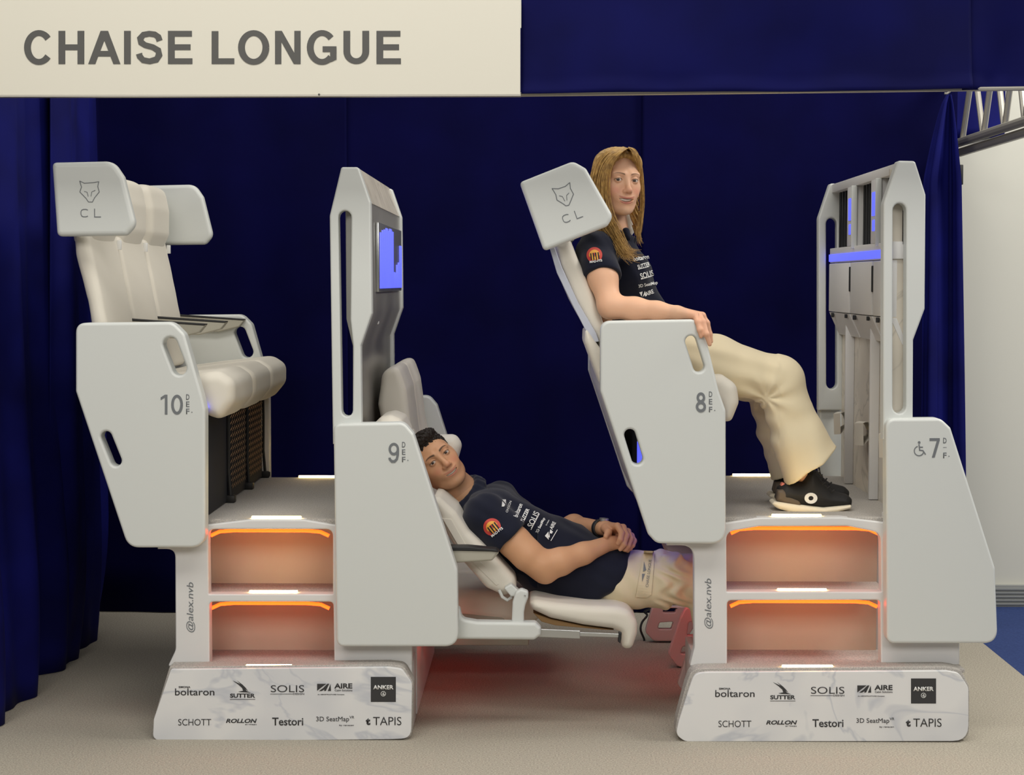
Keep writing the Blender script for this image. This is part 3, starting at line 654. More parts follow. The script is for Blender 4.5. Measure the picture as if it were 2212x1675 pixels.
# under-seat nets of row 10
XN = at(447, 1110, 6.1)[0]
for i, (a, b) in enumerate(((6.09, 6.50), (6.52, 6.92), (6.94, 7.34))):
    nt_ = box('storage_net', XN - .006, XN, a, b, z2 + .005, 1.12, M_net, ML, .002)
    V = []; Fc = []
    for ii in range(13):                       # raised cords of the net
        for jj in range(12):
            yy = a + .03 + ii * (b - a - .06) / 12.5; z_ = z2 + .04 + jj * .024 + .006 * (ii % 2)
            if i == 0 and jj < 99: pass
            bq = len(V); V += [(XN + .002, yy, z_), (XN + .002, yy + .024, z_ + .004), (XN + .008, yy + .018, z_ + .019), (XN + .008, yy + .004, z_ + .017)]
            Fc.append((bq, bq + 1, bq + 2, bq + 3))
    if i > 0: tag(link('net_cords', mesh('net_cords', V, Fc), M_net2, nt_, None), kind='stuff')
for yy in (6.51, 6.93, 7.35):
    tube('net_strap', [(XN + .004, yy, 1.12), (XN + .006, yy, 1.0), (XN + .004, yy, .86), (XN + .012, yy, z2 + .02)], .008, M_black, ML)
    box('strap_foot', XN - .01, XN + .03, yy - .02, yy + .02, z2, z2 + .028, M_black, ML, .005)
box('far_leg', XN - .02, XN + .03, 7.345, 7.40, z2 - .01, 1.15, M_white2, ML, .004)
box('led_strip', XN + .0, XN + .012, 6.05, 7.3, 1.13, 1.14, M_led_b2, ML, 0)
# back shell of row 10 (closes the space between near and far panel)
def shell(p, pts, Y0, Y1, th, m):
    w_ = [at(x, y, YP) for x, y in pts]; V = []; Fc = []
    for x, z in w_: V += [(x, Y0, z), (x, Y1, z), (x + th, Y0, z), (x + th, Y1, z)]
    for i in range(len(w_) - 1):
        a = i * 4; b = a + 4
        Fc += [(a, b, b + 1, a + 1), (a + 2, a + 3, b + 3, b + 2), (a, a + 2, b + 2, b), (a + 1, b + 1, b + 3, a + 3)]
    Fc += [(0, 1, 3, 2), (len(V) - 4, len(V) - 2, len(V) - 1, len(V) - 3)]
    o = link('back_shell', mesh('back_shell', V, Fc), m, p, 30); bm = bmesh.new(); bm.from_mesh(o.data); bmesh.ops.recalc_face_normals(bm, faces=bm.faces); bm.to_mesh(o.data); bm.free(); return o

# ---- row seats
def seat(i, Y0, Y1, back, head, cush, arm, label, wing=None, name='passenger_seat'):
    e = empty(name, (sum(p[0] for p in cush) / len(cush), (Y0 + Y1) / 2, min(p[1] for p in cush)), label, 'seat', GROUP_SEAT)
    yc = (Y0 + Y1) / 2; hw_ = (Y1 - Y0) / 2
    soft_ = lambda P: .006 * ((P[..., 1] - yc) / hw_) ** 4 + .0004 * np.sin(P[..., 2] * 60 + P[..., 1] * 25)
    cushion('seat_cushion', cush, Y0, Y1, M_fabric, e, .04, puff=soft_)
    cushion('backrest', back, Y0 + .002, Y1 - .002, M_fabric, e, .030, puff=soft_)
    if head: cushion('headrest', head, Y0 + .014, Y1 - .014, M_fabric, e, .060, puff=lambda P: .016 * ((P[..., 1] - yc) / hw_) ** 4)
    if arm:
        a = plate('armrest', arm, Y1 - .03, Y1 + .02, M_arm, e, bev=.006, world=True)
        top = [arm[0], arm[1], (arm[1][0] - .004, arm[1][1] - .006), (arm[0][0], arm[0][1] - .008)]
        plate('armrest_top', [(x, z + .004) for x, z, *_ in top], Y1 - .032, Y1 + .022, M_black, a, bev=.002, world=True)
    return e
YS = [(6.06, 6.495), (6.505, 6.93), (6.94, 7.365)]
back10 = [(-1.47, 1.22, .02), (-1.488, 1.43, .08), (-1.520, 1.60, .08), (-1.548, 1.735, .02), (-1.605, 1.745, .02), (-1.60, 1.66, .08), (-1.56, 1.50, .08), (-1.545, 1.40, .05), (-1.53, 1.22, .02)]
head10 = [(-1.553, 1.690, .02), (-1.522, 1.76, .06), (-1.520, 1.86, .08), (-1.540, 1.957, .05), (-1.62, 1.957, .05), (-1.635, 1.86, .08), (-1.615, 1.70, .02)]
cush10 = [(-1.48, 1.215, .03), (-1.30, 1.24, .1), (-1.10, 1.262, .06), (-1.045, 1.225, .05), (-1.045, 1.15, .05), (-1.10, 1.085, .04), (-1.145, 1.10, .03), (-1.19, 1.15, .06), (-1.48, 1.13, .03)]
arm10 = [(-1.51, 1.428), (-1.222, 1.408), (-1.245, 1.380, .01), (-1.33, 1.358, .03), (-1.51, 1.365)]
S10 = [seat(i, *YS[i], back10, head10, cush10, arm10, l) for i, l in enumerate((
    'cream seat of row 10 nearest the camera, its headrest hidden by a fox-marked wing', 'cream middle seat of row 10 between its two neighbours', 'cream seat of row 10 farthest from the camera'))]
for s_, (a, b) in zip(S10, YS):
    box('fabric_tag', -1.545, -1.532, b - .03, b - .008, 1.685, 1.72, M_wht_print, s_, .001)
def fox(p, outline, eyes, Y, wd=2.2):
    poly_print('fox_emblem', stroke_polys([outline], wd) + stroke_polys(eyes, wd * .7), Y, M_ink2, p)
EAR10 = [(111, 351, 10), (243, 348, 34), (266, 382, 12), (292, 486, 26), (272, 509, 14), (122, 511, 12)]
w1 = plate('headrest_wing', EAR10, 5.98, 6.03, M_white, S10[0], bev=.016, res=4, n=8)
k1 = lambda x, y: (80 + x / 2.792, 320 + y / 2.792)
fox(w1, [k1(*t) for t in ((257, 199), (285, 212), (345, 208), (372, 203), (366, 232), (375, 265), (347, 300), (334, 325), (310, 325), (295, 303), (258, 265), (268, 235), (257, 199))],
    [[k1(*t) for t in ((285, 262), (302, 266), (308, 292))], [k1(*t) for t in ((350, 255), (330, 265), (325, 290))]], 5.98, 1.6)
glyphs('letter', 'cl', 174, 451, 218, 470, 5.98, M_ink2, w1, gap=.42)
link('headrest_wing', plate_mesh(rounded(fmap(EAR10), 8), 7.38, 7.43, (), .016, 4), M_white, S10[2])
# curved return of the wings behind the seats
for s_, (a, b) in zip((S10[0], S10[2]), ((6.0, 6.09), (7.32, 7.41))):
    x_, z_ = at(111, 353, 5.98), at(123, 510, 5.98)
    V = [(x_[0] + .012, a, x_[1] - .015), (x_[0] + .012, b, x_[1] - .015), (x_[0] + .04, a, x_[1] - .015), (x_[0] + .04, b, x_[1] - .015),
         (z_[0] + .012, a, z_[1] + .015), (z_[0] + .012, b, z_[1] + .015), (z_[0] + .04, a, z_[1] + .015), (z_[0] + .04, b, z_[1] + .015)]
    me = mesh('wing_return', V, [(0, 1, 3, 2), (4, 6, 7, 5), (0, 4, 5, 1), (2, 3, 7, 6), (0, 2, 6, 4), (1, 5, 7, 3)])
    bm = bmesh.new(); bm.from_mesh(me); bmesh.ops.recalc_face_normals(bm, faces=bm.faces); bm.to_mesh(me); bm.free()
    link('wing_return', me, M_white, s_)
# row 9
back9 = [(-.595, 1.11, .04), (-.578, 1.235, .05), (-.515, 1.262, .05), (-.482, 1.17, .06), (-.462, 1.0, .06), (-.40, .70, .04), (-.36, .52, .02), (-.43, .47, .02), (-.50, .62, .05), (-.555, .90, .08)]
cush9 = [(-.42, .43, .03), (-.30, .42, .06), (.02, .41, .05), (.04, .33, .04), (-.02, .28, .03), (-.40, .33, .04)]
lab9 = ('cream seat of row 9 in the middle, upright behind the lying man', 'cream seat of row 9 farthest back, upright, its top tallest behind the man')
S9 = [seat(i, *YS[i + 1], back9, None, cush9, None, lab9[i]) for i in range(2)]
for s_ in S9:
    Yc = s_.location.y
    box('support_beam', -.48, -.03, Yc - .17, Yc - .10, .20, .285, M_arm, s_, .006); box('support_beam', -.48, -.15, Yc + .12, Yc + .18, .20, .285, M_arm, s_, .006)
    box('lower_shell', -.50, -.12, Yc - .2, Yc + .2, .285, .325, M_arm, s_, .01)
Sm = empty('passenger_seat', at3(1180, 1383, 6.3), 'cream reclined seat of row 9 carrying the lying man', 'seat', GROUP_SEAT)
YN0, YN1 = 6.14, 6.56
cushion('backrest', [(936, 1074, 6), (950, 1076, 10), (985, 1108, 30), (1012, 1150, 30), (1062, 1196, 30), (1112, 1252, 20), (1116, 1276, 8), (1090, 1290, 10), (1050, 1272, 20), (1000, 1215, 30), (962, 1150, 30), (932, 1090, 20)], YN0, YN1, M_fabric, Sm, .028, False)
plate('seam', [(955, 1120), (975, 1122), (1005, 1175), (1045, 1222), (1078, 1262), (1072, 1266), (1030, 1225), (990, 1180)], YN0 - .003, YN0 + .02, M_fabric, Sm, bev=.002)
cushion('pan_cushion', [(1143, 1303, 8), (1155, 1297, 10), (1207, 1305, 30), (1272, 1311, 40), (1334, 1313, 30), (1360, 1320, 30), (1378, 1348, 30), (1377, 1372, 20), (1366, 1405, 14), (1343, 1404, 12), (1344, 1370, 14), (1325, 1361, 20), (1261, 1353, 30), (1189, 1338, 30), (1146, 1318, 10)], YN0 - .02, YN1, M_fabric, Sm, .03, False)
plate('pan_underside', [(1152, 1325), (1190, 1338), (1262, 1353), (1326, 1362), (1300, 1361), (1200, 1352), (1170, 1344)], YN0 + .02, YN1 - .05, M_brown, Sm, bev=.003)
plate('hinge_bracket', [(1105, 1350), (1107, 1303, 10), (1114, 1280, 12), (1126, 1273, 8), (1142, 1279, 8), (1141, 1292, 6), (1135, 1308, 10), (1132, 1325, 4), (1132, 1350)], 6.06, 6.10, M_white, Sm, bev=.008)
plate('pivot', disc(1134, 1287, 1.8, 10), 6.054, 6.062, M_steel, Sm, bev=.001)
plate('base_arm', [(960, 1300), (993, 1316, 4), (998, 1338, 14), (1030, 1344, 10), (1157, 1346, 10), (1169, 1358, 8), (1168, 1374, 8), (1154, 1384, 8), (960, 1382)], 6.04, 6.10, M_white, Sm, bev=.012)
plate('slide_rail', [(1160, 1359), (1253, 1363), (1253, 1381), (1160, 1377)], 6.065, 6.085, M_steel, Sm, bev=.003)
plate('slide_rail', [(1245, 1366), (1339, 1370), (1339, 1378), (1245, 1375)], 6.07, 6.082, M_steel, Sm, bev=.002)
plate('rail_end', [(1337, 1367), (1343, 1369), (1342, 1382), (1340, 1391), (1335, 1387)], 6.06, 6.09, M_black, Sm, bev=.003)
a_ = plate('armrest', [(960, 1184), (1074, 1190, 4), (1078, 1195, 4), (1063, 1212, 8), (985, 1217), (960, 1215)], 6.045, 6.10, M_arm, Sm, bev=.007)
plate('armrest_top', [(960, 1182), (1010, 1182, 10), (1072, 1188, 4), (1079, 1194, 2), (1060, 1192, 4), (960, 1190)], 6.04, 6.105, M_black, a_, bev=.003)
plate('link_arm', [(1088, 1272, 4), (1104, 1262, 5), (1124, 1280, 4), (1120, 1290, 4), (1104, 1290, 4)], 6.10, 6.15, M_white, Sm, bev=.006)
tube('loose_strap', [at3(*t, 6.13) for t in ((1078, 1275), (1085, 1290), (1096, 1297), (1104, 1292), (1106, 1284))], .006, M_white, Sm)
# headrest of the reclined seat, wing shows beyond the man's head
cushion('headrest', [(846, 930, 12), (886, 938, 12), (928, 1062, 8), (908, 1072, 10), (856, 1000, 16)], 6.32, 6.58, M_fabric, Sm, .03, False)
cushion('headrest_wing', [(905, 942, 16), (985, 940, 22), (998, 962, 20), (984, 1012, 24), (925, 1020, 24)], 6.50, 6.58, M_fabric, Sm, .038, False)
# low headrest knob in front of the bulkhead
cushion('head_shell', [(805, 918, 10), (820, 903, 14), (842, 898, 20), (866, 908, 14), (880, 940, 10), (860, 990), (810, 990)], 6.10, 6.42, M_fabric, ML, .05, False)

# ---- right module (rows 8 and 7)
MR = empty('seat_module', (at(1780, 1601, 6.6)[0], 6.6, 0), 'white two-level seat module numbered 8 and 7, on the right', 'seat module', 'two-level seat modules')
front = plate('plinth_front', [(1500, 1456, 26), (1530, 1453), (2045, 1450, 10), (2072, 1455, 20), (2092, 1486, 22), (2092, 1602, 34), (1480, 1603, 26), (1460, 1588, 22), (1466, 1560, 6), (1488, 1490, 12)], 5.93, 5.95, M_marble, MR, bev=.002)
sponsors(front, 1167, 3.5, 5.93)
plate('plinth_carpet', [(1494, 1446, 30), (1530, 1444, 4), (2045, 1441, 10), (2075, 1446, 20), (2094, 1484, 22), (2094, 1602, 30), (1478, 1603, 26), (1458, 1586, 22), (1462, 1555, 6), (1482, 1480, 12)], 5.95, 6.03, M_deck, MR, bev=.004)
fr_ = [(1440, 1110), (1562, 1110), (1562, 1131), (1640, 1119, 40), (1818, 1118, 40), (1911, 1129), (1911, 1110), (1990, 1110), (2073, 1300, 10), (2073, 1441), (1490, 1441, 4), (1500, 1400, 30), (1499, 1179, 30), (1440, 1179)]
hr = [rounded([(1569, 1150, 20), (1640, 1138, 40), (1830, 1137, 40), (1903, 1152, 24), (1904, 1279, 2), (1570, 1279, 2)]), rounded([(1571, 1298, 10), (1902, 1297, 10), (1903, 1437), (1571, 1437)])]
X0, X1, z0r, z1r, z2r = steps(MR, 1569, 1903, fr_, hr, 1446, 1280, 1118, 1300, 1142)
fit_text('lettering', '@alex.nvb', 1477, 1295, 1585, 1314, 6.03, M_ink2, MR, shear=.18, rot=90)
xl8, xr7 = at(1502, 1400, 6.03)[0], at(2073, 1440, 6.03)[0]
xs8 = at(1560, 1200, 6.03)[0]
plate('base_body', [(xs8 + .03, .004), (xr7, .004), (xr7, .30), (X1 + .02, .30), (X1 + .02, z2r - .02), (xs8 + .03, z2r - .02)], 6.28, 7.36, M_white2, MR, bev=.004, world=True)
box('tread', xl8 + .02, xr7 - .001, 5.955, 6.28, z0r - .012, z0r + .001, M_deck, MR, .002)
box('base_side', xl8 + .005, xl8 + .03, 6.03, 6.5, .004, z0r, M_white2, MR)
box('base_side', xr7 - .025, xr7, 6.03, 6.3, .004, z0r, M_white2, MR)
box('deck', at(1568, 1120, 6.05)[0] - .08, at(1910, 1120, 6.05)[0] + .12, 6.045, 7.36, z2r - .02, z2r, M_deck, MR, .004)
lstrip(MR, 1690, 1800, 1442, 5.955, z0r + .002); lstrip(MR, 1680, 1786, 1275, 6.055, z1r); lstrip(MR, 1668, 1775, 1112, 6.055, z2r); lstrip(MR, 1583, 1668, 1026, 7.34, z2r)
P8 = [(1297, 694, 24), (1498, 690, 24), (1519, 704, 20), (1553, 845, 14), (1568, 888, 20), (1568, 1176, 34), (1418, 1175, 26), (1400, 1155, 10), (1297, 846, 14)]
P8h = [capsule(1493, 738, 1510, 792, 25), capsule(1361, 940, 1377, 992, 25)]
pn8, pf8 = panel(MR, P8, P8h, 'white side panel numbered 8')
glyphs('row_number', '8', 1503, 848, 1525, 891, YP, M_ink2, pn8); letters(pn8, 1535, (852, 868, 885), 'DEF', YP)
P7 = [(1914, 905, 22), (2032, 904, 28), (2054, 925, 12), (2150, 1228, 20), (2156, 1391, 30), (1916, 1391, 18)]
pn7, pf7 = panel(MR, P7, [], 'white side panel numbered 7 with wheelchair symbol')
glyphs('row_number', '7', 2008, 947, 2030, 989, YP, M_ink2, pn7)
letters(pn7, 2041, (952, 967, 984), 'D-F', YP)
kk = lambda x, y: (1540 + x / 2.745, 850 + y / 2.746)
wc = [disc(*kk(1223, 292), 3.0, 12)] + stroke_polys([[kk(1222, 305), kk(1226, 338), kk(1245, 340), kk(1260, 362)], [kk(1226, 320), kk(1243, 320)]], 2.6) + stroke_polys([[kk(*t) for t in arc(1222, 342, 28, 110, 350, 18)]], 2.0)
poly_print('wheelchair_symbol', wc, YP, M_ink2, pn7)
# back shell of row 8 and the box behind its seat back
shell(MR, [(1300, 720), (1299, 848), (1388, 1110)], 6.04, 7.36, .012, M_white2)
box('led_panel', at(1373, 1000, 6.3)[0], at(1392, 1000, 6.3)[0], 6.30, 6.32, at(1380, 1020, 6.3)[1], at(1380, 955, 6.3)[1], M_led_b, MR, .002)
box('inner_box', at(1366, 960, 6.4)[0] - .012, at(1366, 960, 6.4)[0] + .006, 6.2, 6.9, at(1370, 1020, 6.3)[1], at(1370, 900, 6.3)[1], M_net, MR)
box('underseat_panel', .525, .70, 6.56, 7.36, .462, .495, M_red_lit, MR, .004); box('under_glow_strip', .545, .565, 6.60, 7.30, .450, .461, M_led_r, MR, 0)
box('led_strip', at(1413, 1140, 6.2)[0], at(1413, 1140, 6.2)[0] + .015, 6.08, 6.42, at(1413, 1148, 6.2)[1], at(1413, 1140, 6.2)[1], M_led_b2, MR, 0)
box('under_glow_strip', at(930, 1300, 6.2)[0], at(930, 1300, 6.2)[0] + .02, 6.3, 7.2, .262, .272, M_led_r2, ML, 0)
# post 7 and its bulkhead with openings
POST7 = [(1940, 347, 8), (1977, 348, 8), (2000, 421, 12), (1998, 668, 10), (1973, 735, 8), (1972, 950), (1908, 950), (1909, 440, 30)]
SLOT7 = [[(1943.5 + 14.5 * math.cos(t), 455 - 16 * math.sin(t)) for t in np.linspace(0, math.pi, 9)] + [(1943 - 14.5 * math.cos(t), 878 + 16 * math.sin(t)) for t in np.linspace(0, math.pi, 9)]]
plate('post', POST7, 6.0, 6.06, M_white, MR, holes=SLOT7, bev=.007, n=6)
link('post', plate_mesh(rounded(fmap(POST7), 6), 7.33, 7.39, [[at(x, y, YP) for x, y in h] for h in SLOT7], .007), M_white, MR)
XW = 1.215
def zy(y, x):                                  # height of a photo point on the plane XW
    return on_wall(x, y, XW)[1]
bw = empty('x', (0, 0, 0), None, None); bpy.data.objects.remove(bw)
zt_, zb_ = zy(398, 1788) + .0, None
zo1, zo0 = 1.935, 1.705
def wbox(name, X0_, X1_, Y0_, Y1_, Z0_, Z1_, m, p=MR, bev=.003): return box(name, X0_, X1_, Y0_, Y1_, Z0_, Z1_, m, p, bev)
ztop = at(1942, 350, 6.03)[1]
wbox('top_beam', XW + .004, XW + .05, 6.05, 7.34, zo1, ztop - .004, M_white2)
cross = wbox('cross_beam', XW, XW + .05, 6.05, 7.34, 1.645, zo0, M_white2)
wbox('led_strip', XW - .005, XW + .002, 6.055, 7.335, 1.650, 1.680, M_led_b, MR, .002)
for a, b in ((6.31, 6.45), (6.79, 6.94)):
    mu_ = wbox('mullion', XW, XW + .04, a, b, zo0, zo1, M_white2)
    wbox('lit_sign', XW - .003, XW + .001, a + .05, a + .11, zo0 + .10, zo0 + .185, M_led_b, mu_, .001)
    wbox('lit_sign', XW - .003, XW + .001, a + .06, a + .10, zo0 + .045, zo0 + .085, M_led_b, mu_, .001)
    wbox('edge_rail', XW - .012, XW + .01, a - .012, a, zo0 - .01, zo1, M_white, mu_, .003)
for a, b in ((6.46, 6.78), (6.95, 7.32), (6.06, 6.30)):
    wbox('mesh_screen', XW + .035, XW + .04, a - .01, b + .01, zo0 - .01, zo1 + .02, M_screen, MR, 0)
    for k in range(6):
        wbox('mesh_rib', XW + .031, XW + .036, a + .02 + k * (b - a) / 6, a + .032 + k * (b - a) / 6, zo0, zo1, M_black, MR, 0)
for a, b in ((6.06, 6.37), (6.40, 6.83), (6.86, 7.33)):
    wbox('tray_door', XW - .004, XW + .02, a, b, 1.445, 1.642, M_white2, MR, .004)
    sl = plate('tray_slope', [(XW - .002, 1.442), (XW + .02, 1.442), (XW + .055, 1.355), (XW + .04, 1.350)], a, b, M_white2, MR, bev=.002, world=True)
    wbox('latch', XW - .007, XW, a + .05, a + .075, 1.425, 1.44, M_black, MR, .001); wbox('latch', XW - .007, XW, b - .11, b - .075, 1.422, 1.44, M_black, MR, .001)
for a in (6.375, 6.835):
    wbox('slot_light', XW - .006, XW, a, a + .022, 1.53, 1.625, M_black, MR, .002)
wbox('back_board', XW + .055, XW + .065, 6.06, 7.335, z2r, 1.40, M_marble_w, MR, 0)
for a in (6.53, 7.05):
    wbox('divider', XW + .02, XW + .055, a, a + .018, z2r + .002, 1.45, M_white2, MR, .003)
for a, b in ((6.60, 6.78), (7.10, 7.26), (6.12, 6.3)):
    V = []; Fc = []
    for i in range(7):
        t = i / 6; V += [(XW + .054 - .045 * t ** 1.2, a, 1.0 + .035 * t + .02 * math.sin(3 * t)), (XW + .054 - .045 * t ** 1.2, b, 1.0 + .02 * t + .02 * math.sin(3 * t))]
    for i in range(7): V += [(V[2 * i + 0][0] + .003, a, V[2 * i][2] - .085 * (i / 6) ** .5), (V[2 * i + 1][0] + .003, b, V[2 * i + 1][2] - .085 * (i / 6) ** .5)]
    for i in range(6): Fc += [(2 * i, 2 * i + 1, 2 * i + 3, 2 * i + 2), (14 + 2 * i, 14 + 2 * i + 2, 14 + 2 * i + 3, 14 + 2 * i + 1)]
    Fc += [(12, 13, 27, 26)]; link('pocket_flap', mesh('pocket_flap', V, Fc), M_fabric, MR, 60)
wbox('bulkhead_skin', XW + .066, XW + .072, 6.065, 7.335, z2r, 1.66, M_white2, MR, 0)
# end board seen through the slot of post 7
plate('end_board', [(1922, 365), (1950, 365), (1975, 430), (1975, 665), (1958, 735), (1958, 960), (1925, 960), (1922, 690)], 6.062, 6.072, M_marble_w, MR, bev=.001)
# support brackets behind the lower left of the right module
def bracket(pts, holes, Y):
    plate('support_bracket', pts, Y, Y + .04, M_red_lit, MR, holes=holes, bev=.006, n=6)
bracket([(1409, 1311, 10), (1500, 1311), (1510, 1340), (1480, 1386, 14), (1412, 1386, 18), (1393, 1366, 14)], [rounded([(1425, 1346, 4), (1455, 1344, 4), (1450, 1360, 4), (1421, 1360, 4)]), rounded([(1434, 1315, 3), (1462, 1315, 3), (1458, 1324, 3), (1432, 1324, 3)])], 7.57)
bracket([(1482, 1313, 12), (1560, 1313), (1560, 1380), (1520, 1442, 16), (1464, 1442, 18), (1443, 1414, 14), (1470, 1335, 8)], [rounded([(1488, 1345, 4), (1525, 1343, 4), (1518, 1374, 4), (1484, 1374, 4)]), rounded([(1475, 1398, 4), (1506, 1396, 4), (1500, 1413, 4), (1470, 1413, 4)])], 7.07)
bracket([(1500, 1380, 12), (1570, 1380), (1570, 1480), (1540, 1503, 16), (1484, 1503, 18), (1463, 1480, 14), (1488, 1400, 8)], [rounded([(1510, 1410, 4), (1545, 1408, 4), (1540, 1435, 4), (1506, 1436, 4)])], 6.58)
cb = tube('power_cable', smooth([at3(x, y, Y) for x, y, Y in ((1383, 1390, 7.6), (1392, 1384, 7.62), (1384, 1362, 7.62), (1387, 1345, 7.64), (1398, 1330, 7.66), (1392, 1322, 7.7), (1404, 1316, 7.8))], 6), .005, M_black)
tag(recentre(cb), 'thin black cable looping up beside the red-lit support brackets', 'cable')
# row 8 seats
def rot_profile(pts, Y, n=6): return px_out(pts, Y, n)
S8 = []
b8 = [(1196, 528, 6), (1232, 516, 8), (1250, 560, 30), (1285, 640, 40), (1312, 720, 30), (1330, 800, 10), (1306, 806, 10), (1290, 742, 12), (1240, 652, 40), (1208, 575, 30)]
c8 = [(1330, 800, 10), (1440, 812, 30), (1560, 808, 20), (1592, 830, 30), (1598, 870, 24), (1580, 912, 16), (1560, 912, 10), (1545, 870, 20), (1330, 850, 10)]
h8 = [(1160, 408, 12), (1205, 378, 16), (1232, 392, 20), (1248, 470, 20), (1242, 520, 8), (1196, 530, 8)]
lab8 = ('cream reclined seat of row 8 carrying the woman, with a tilted fox-marked wing', 'cream middle seat of row 8, mostly behind the woman', 'cream seat of row 8 farthest back, mostly behind the woman')
for i, (a, b) in enumerate(YS):
    Yr = 6.12
    s_ = seat(i, a + .02, b, px_out(b8, Yr, 6), px_out(h8, Yr, 6), px_out(c8, Yr, 6), None, lab8[i]); S8.append(s_)
EAR8 = [(1122, 394, 10), (1238, 348, 22), (1266, 364, 14), (1325, 468, 22), (1312, 489, 12), (1175, 543, 10)]
w8 = plate('headrest_wing', EAR8, 5.99, 6.04, M_white, S8[0], bev=.014, res=4, n=8)
k8 = lambda x, y: (1100 + x / 3.35, 300 + y / 3.35)
fox(w8, [k8(*t) for t in ((310, 360), (355, 362), (405, 345), (438, 317), (443, 360), (465, 400), (445, 450), (432, 480), (410, 485), (390, 470), (345, 443), (338, 405), (310, 360))],
    [[k8(*t) for t in ((362, 412), (385, 418), (402, 450))], [k8(*t) for t in ((432, 392), (415, 410), (418, 445))]], 5.99, 1.8)
glyphs('letter', 'cl', 1214, 458, 1258, 477, 5.99, M_ink2, w8, rot=20, gap=.42)
plate('back_cover', [(1188, 538), (1198, 534), (1215, 580, 30), (1250, 655, 40), (1288, 720, 20), (1294, 738), (1284, 740), (1264, 712, 20), (1238, 662, 40), (1203, 590, 30)], 6.075, 6.10, M_arm if False else mat('pale_blue_grey_cloth', (188, 192, 204), .7), S8[0], bev=.003)
cushion('back_pocket', [(1264, 705, 8), (1284, 735, 10), (1302, 760, 4), (1304, 850), (1285, 800, 20), (1263, 740, 14)], 6.06, 6.42, M_fabric, S8[0], .02, False)
W = lambda x, y, Y: np.array(at3(x, y, Y))
def frame(f, up):                              # head axes: x person's left, y back, z up
    y = -np.array(f, float); y /= np.linalg.norm(y); z = np.array(up, float); z -= y * (z @ y); z /= np.linalg.norm(z); return np.stack([np.cross(y, z), y, z], 1)
def L3(c): return np.array(lin(c)[:3])

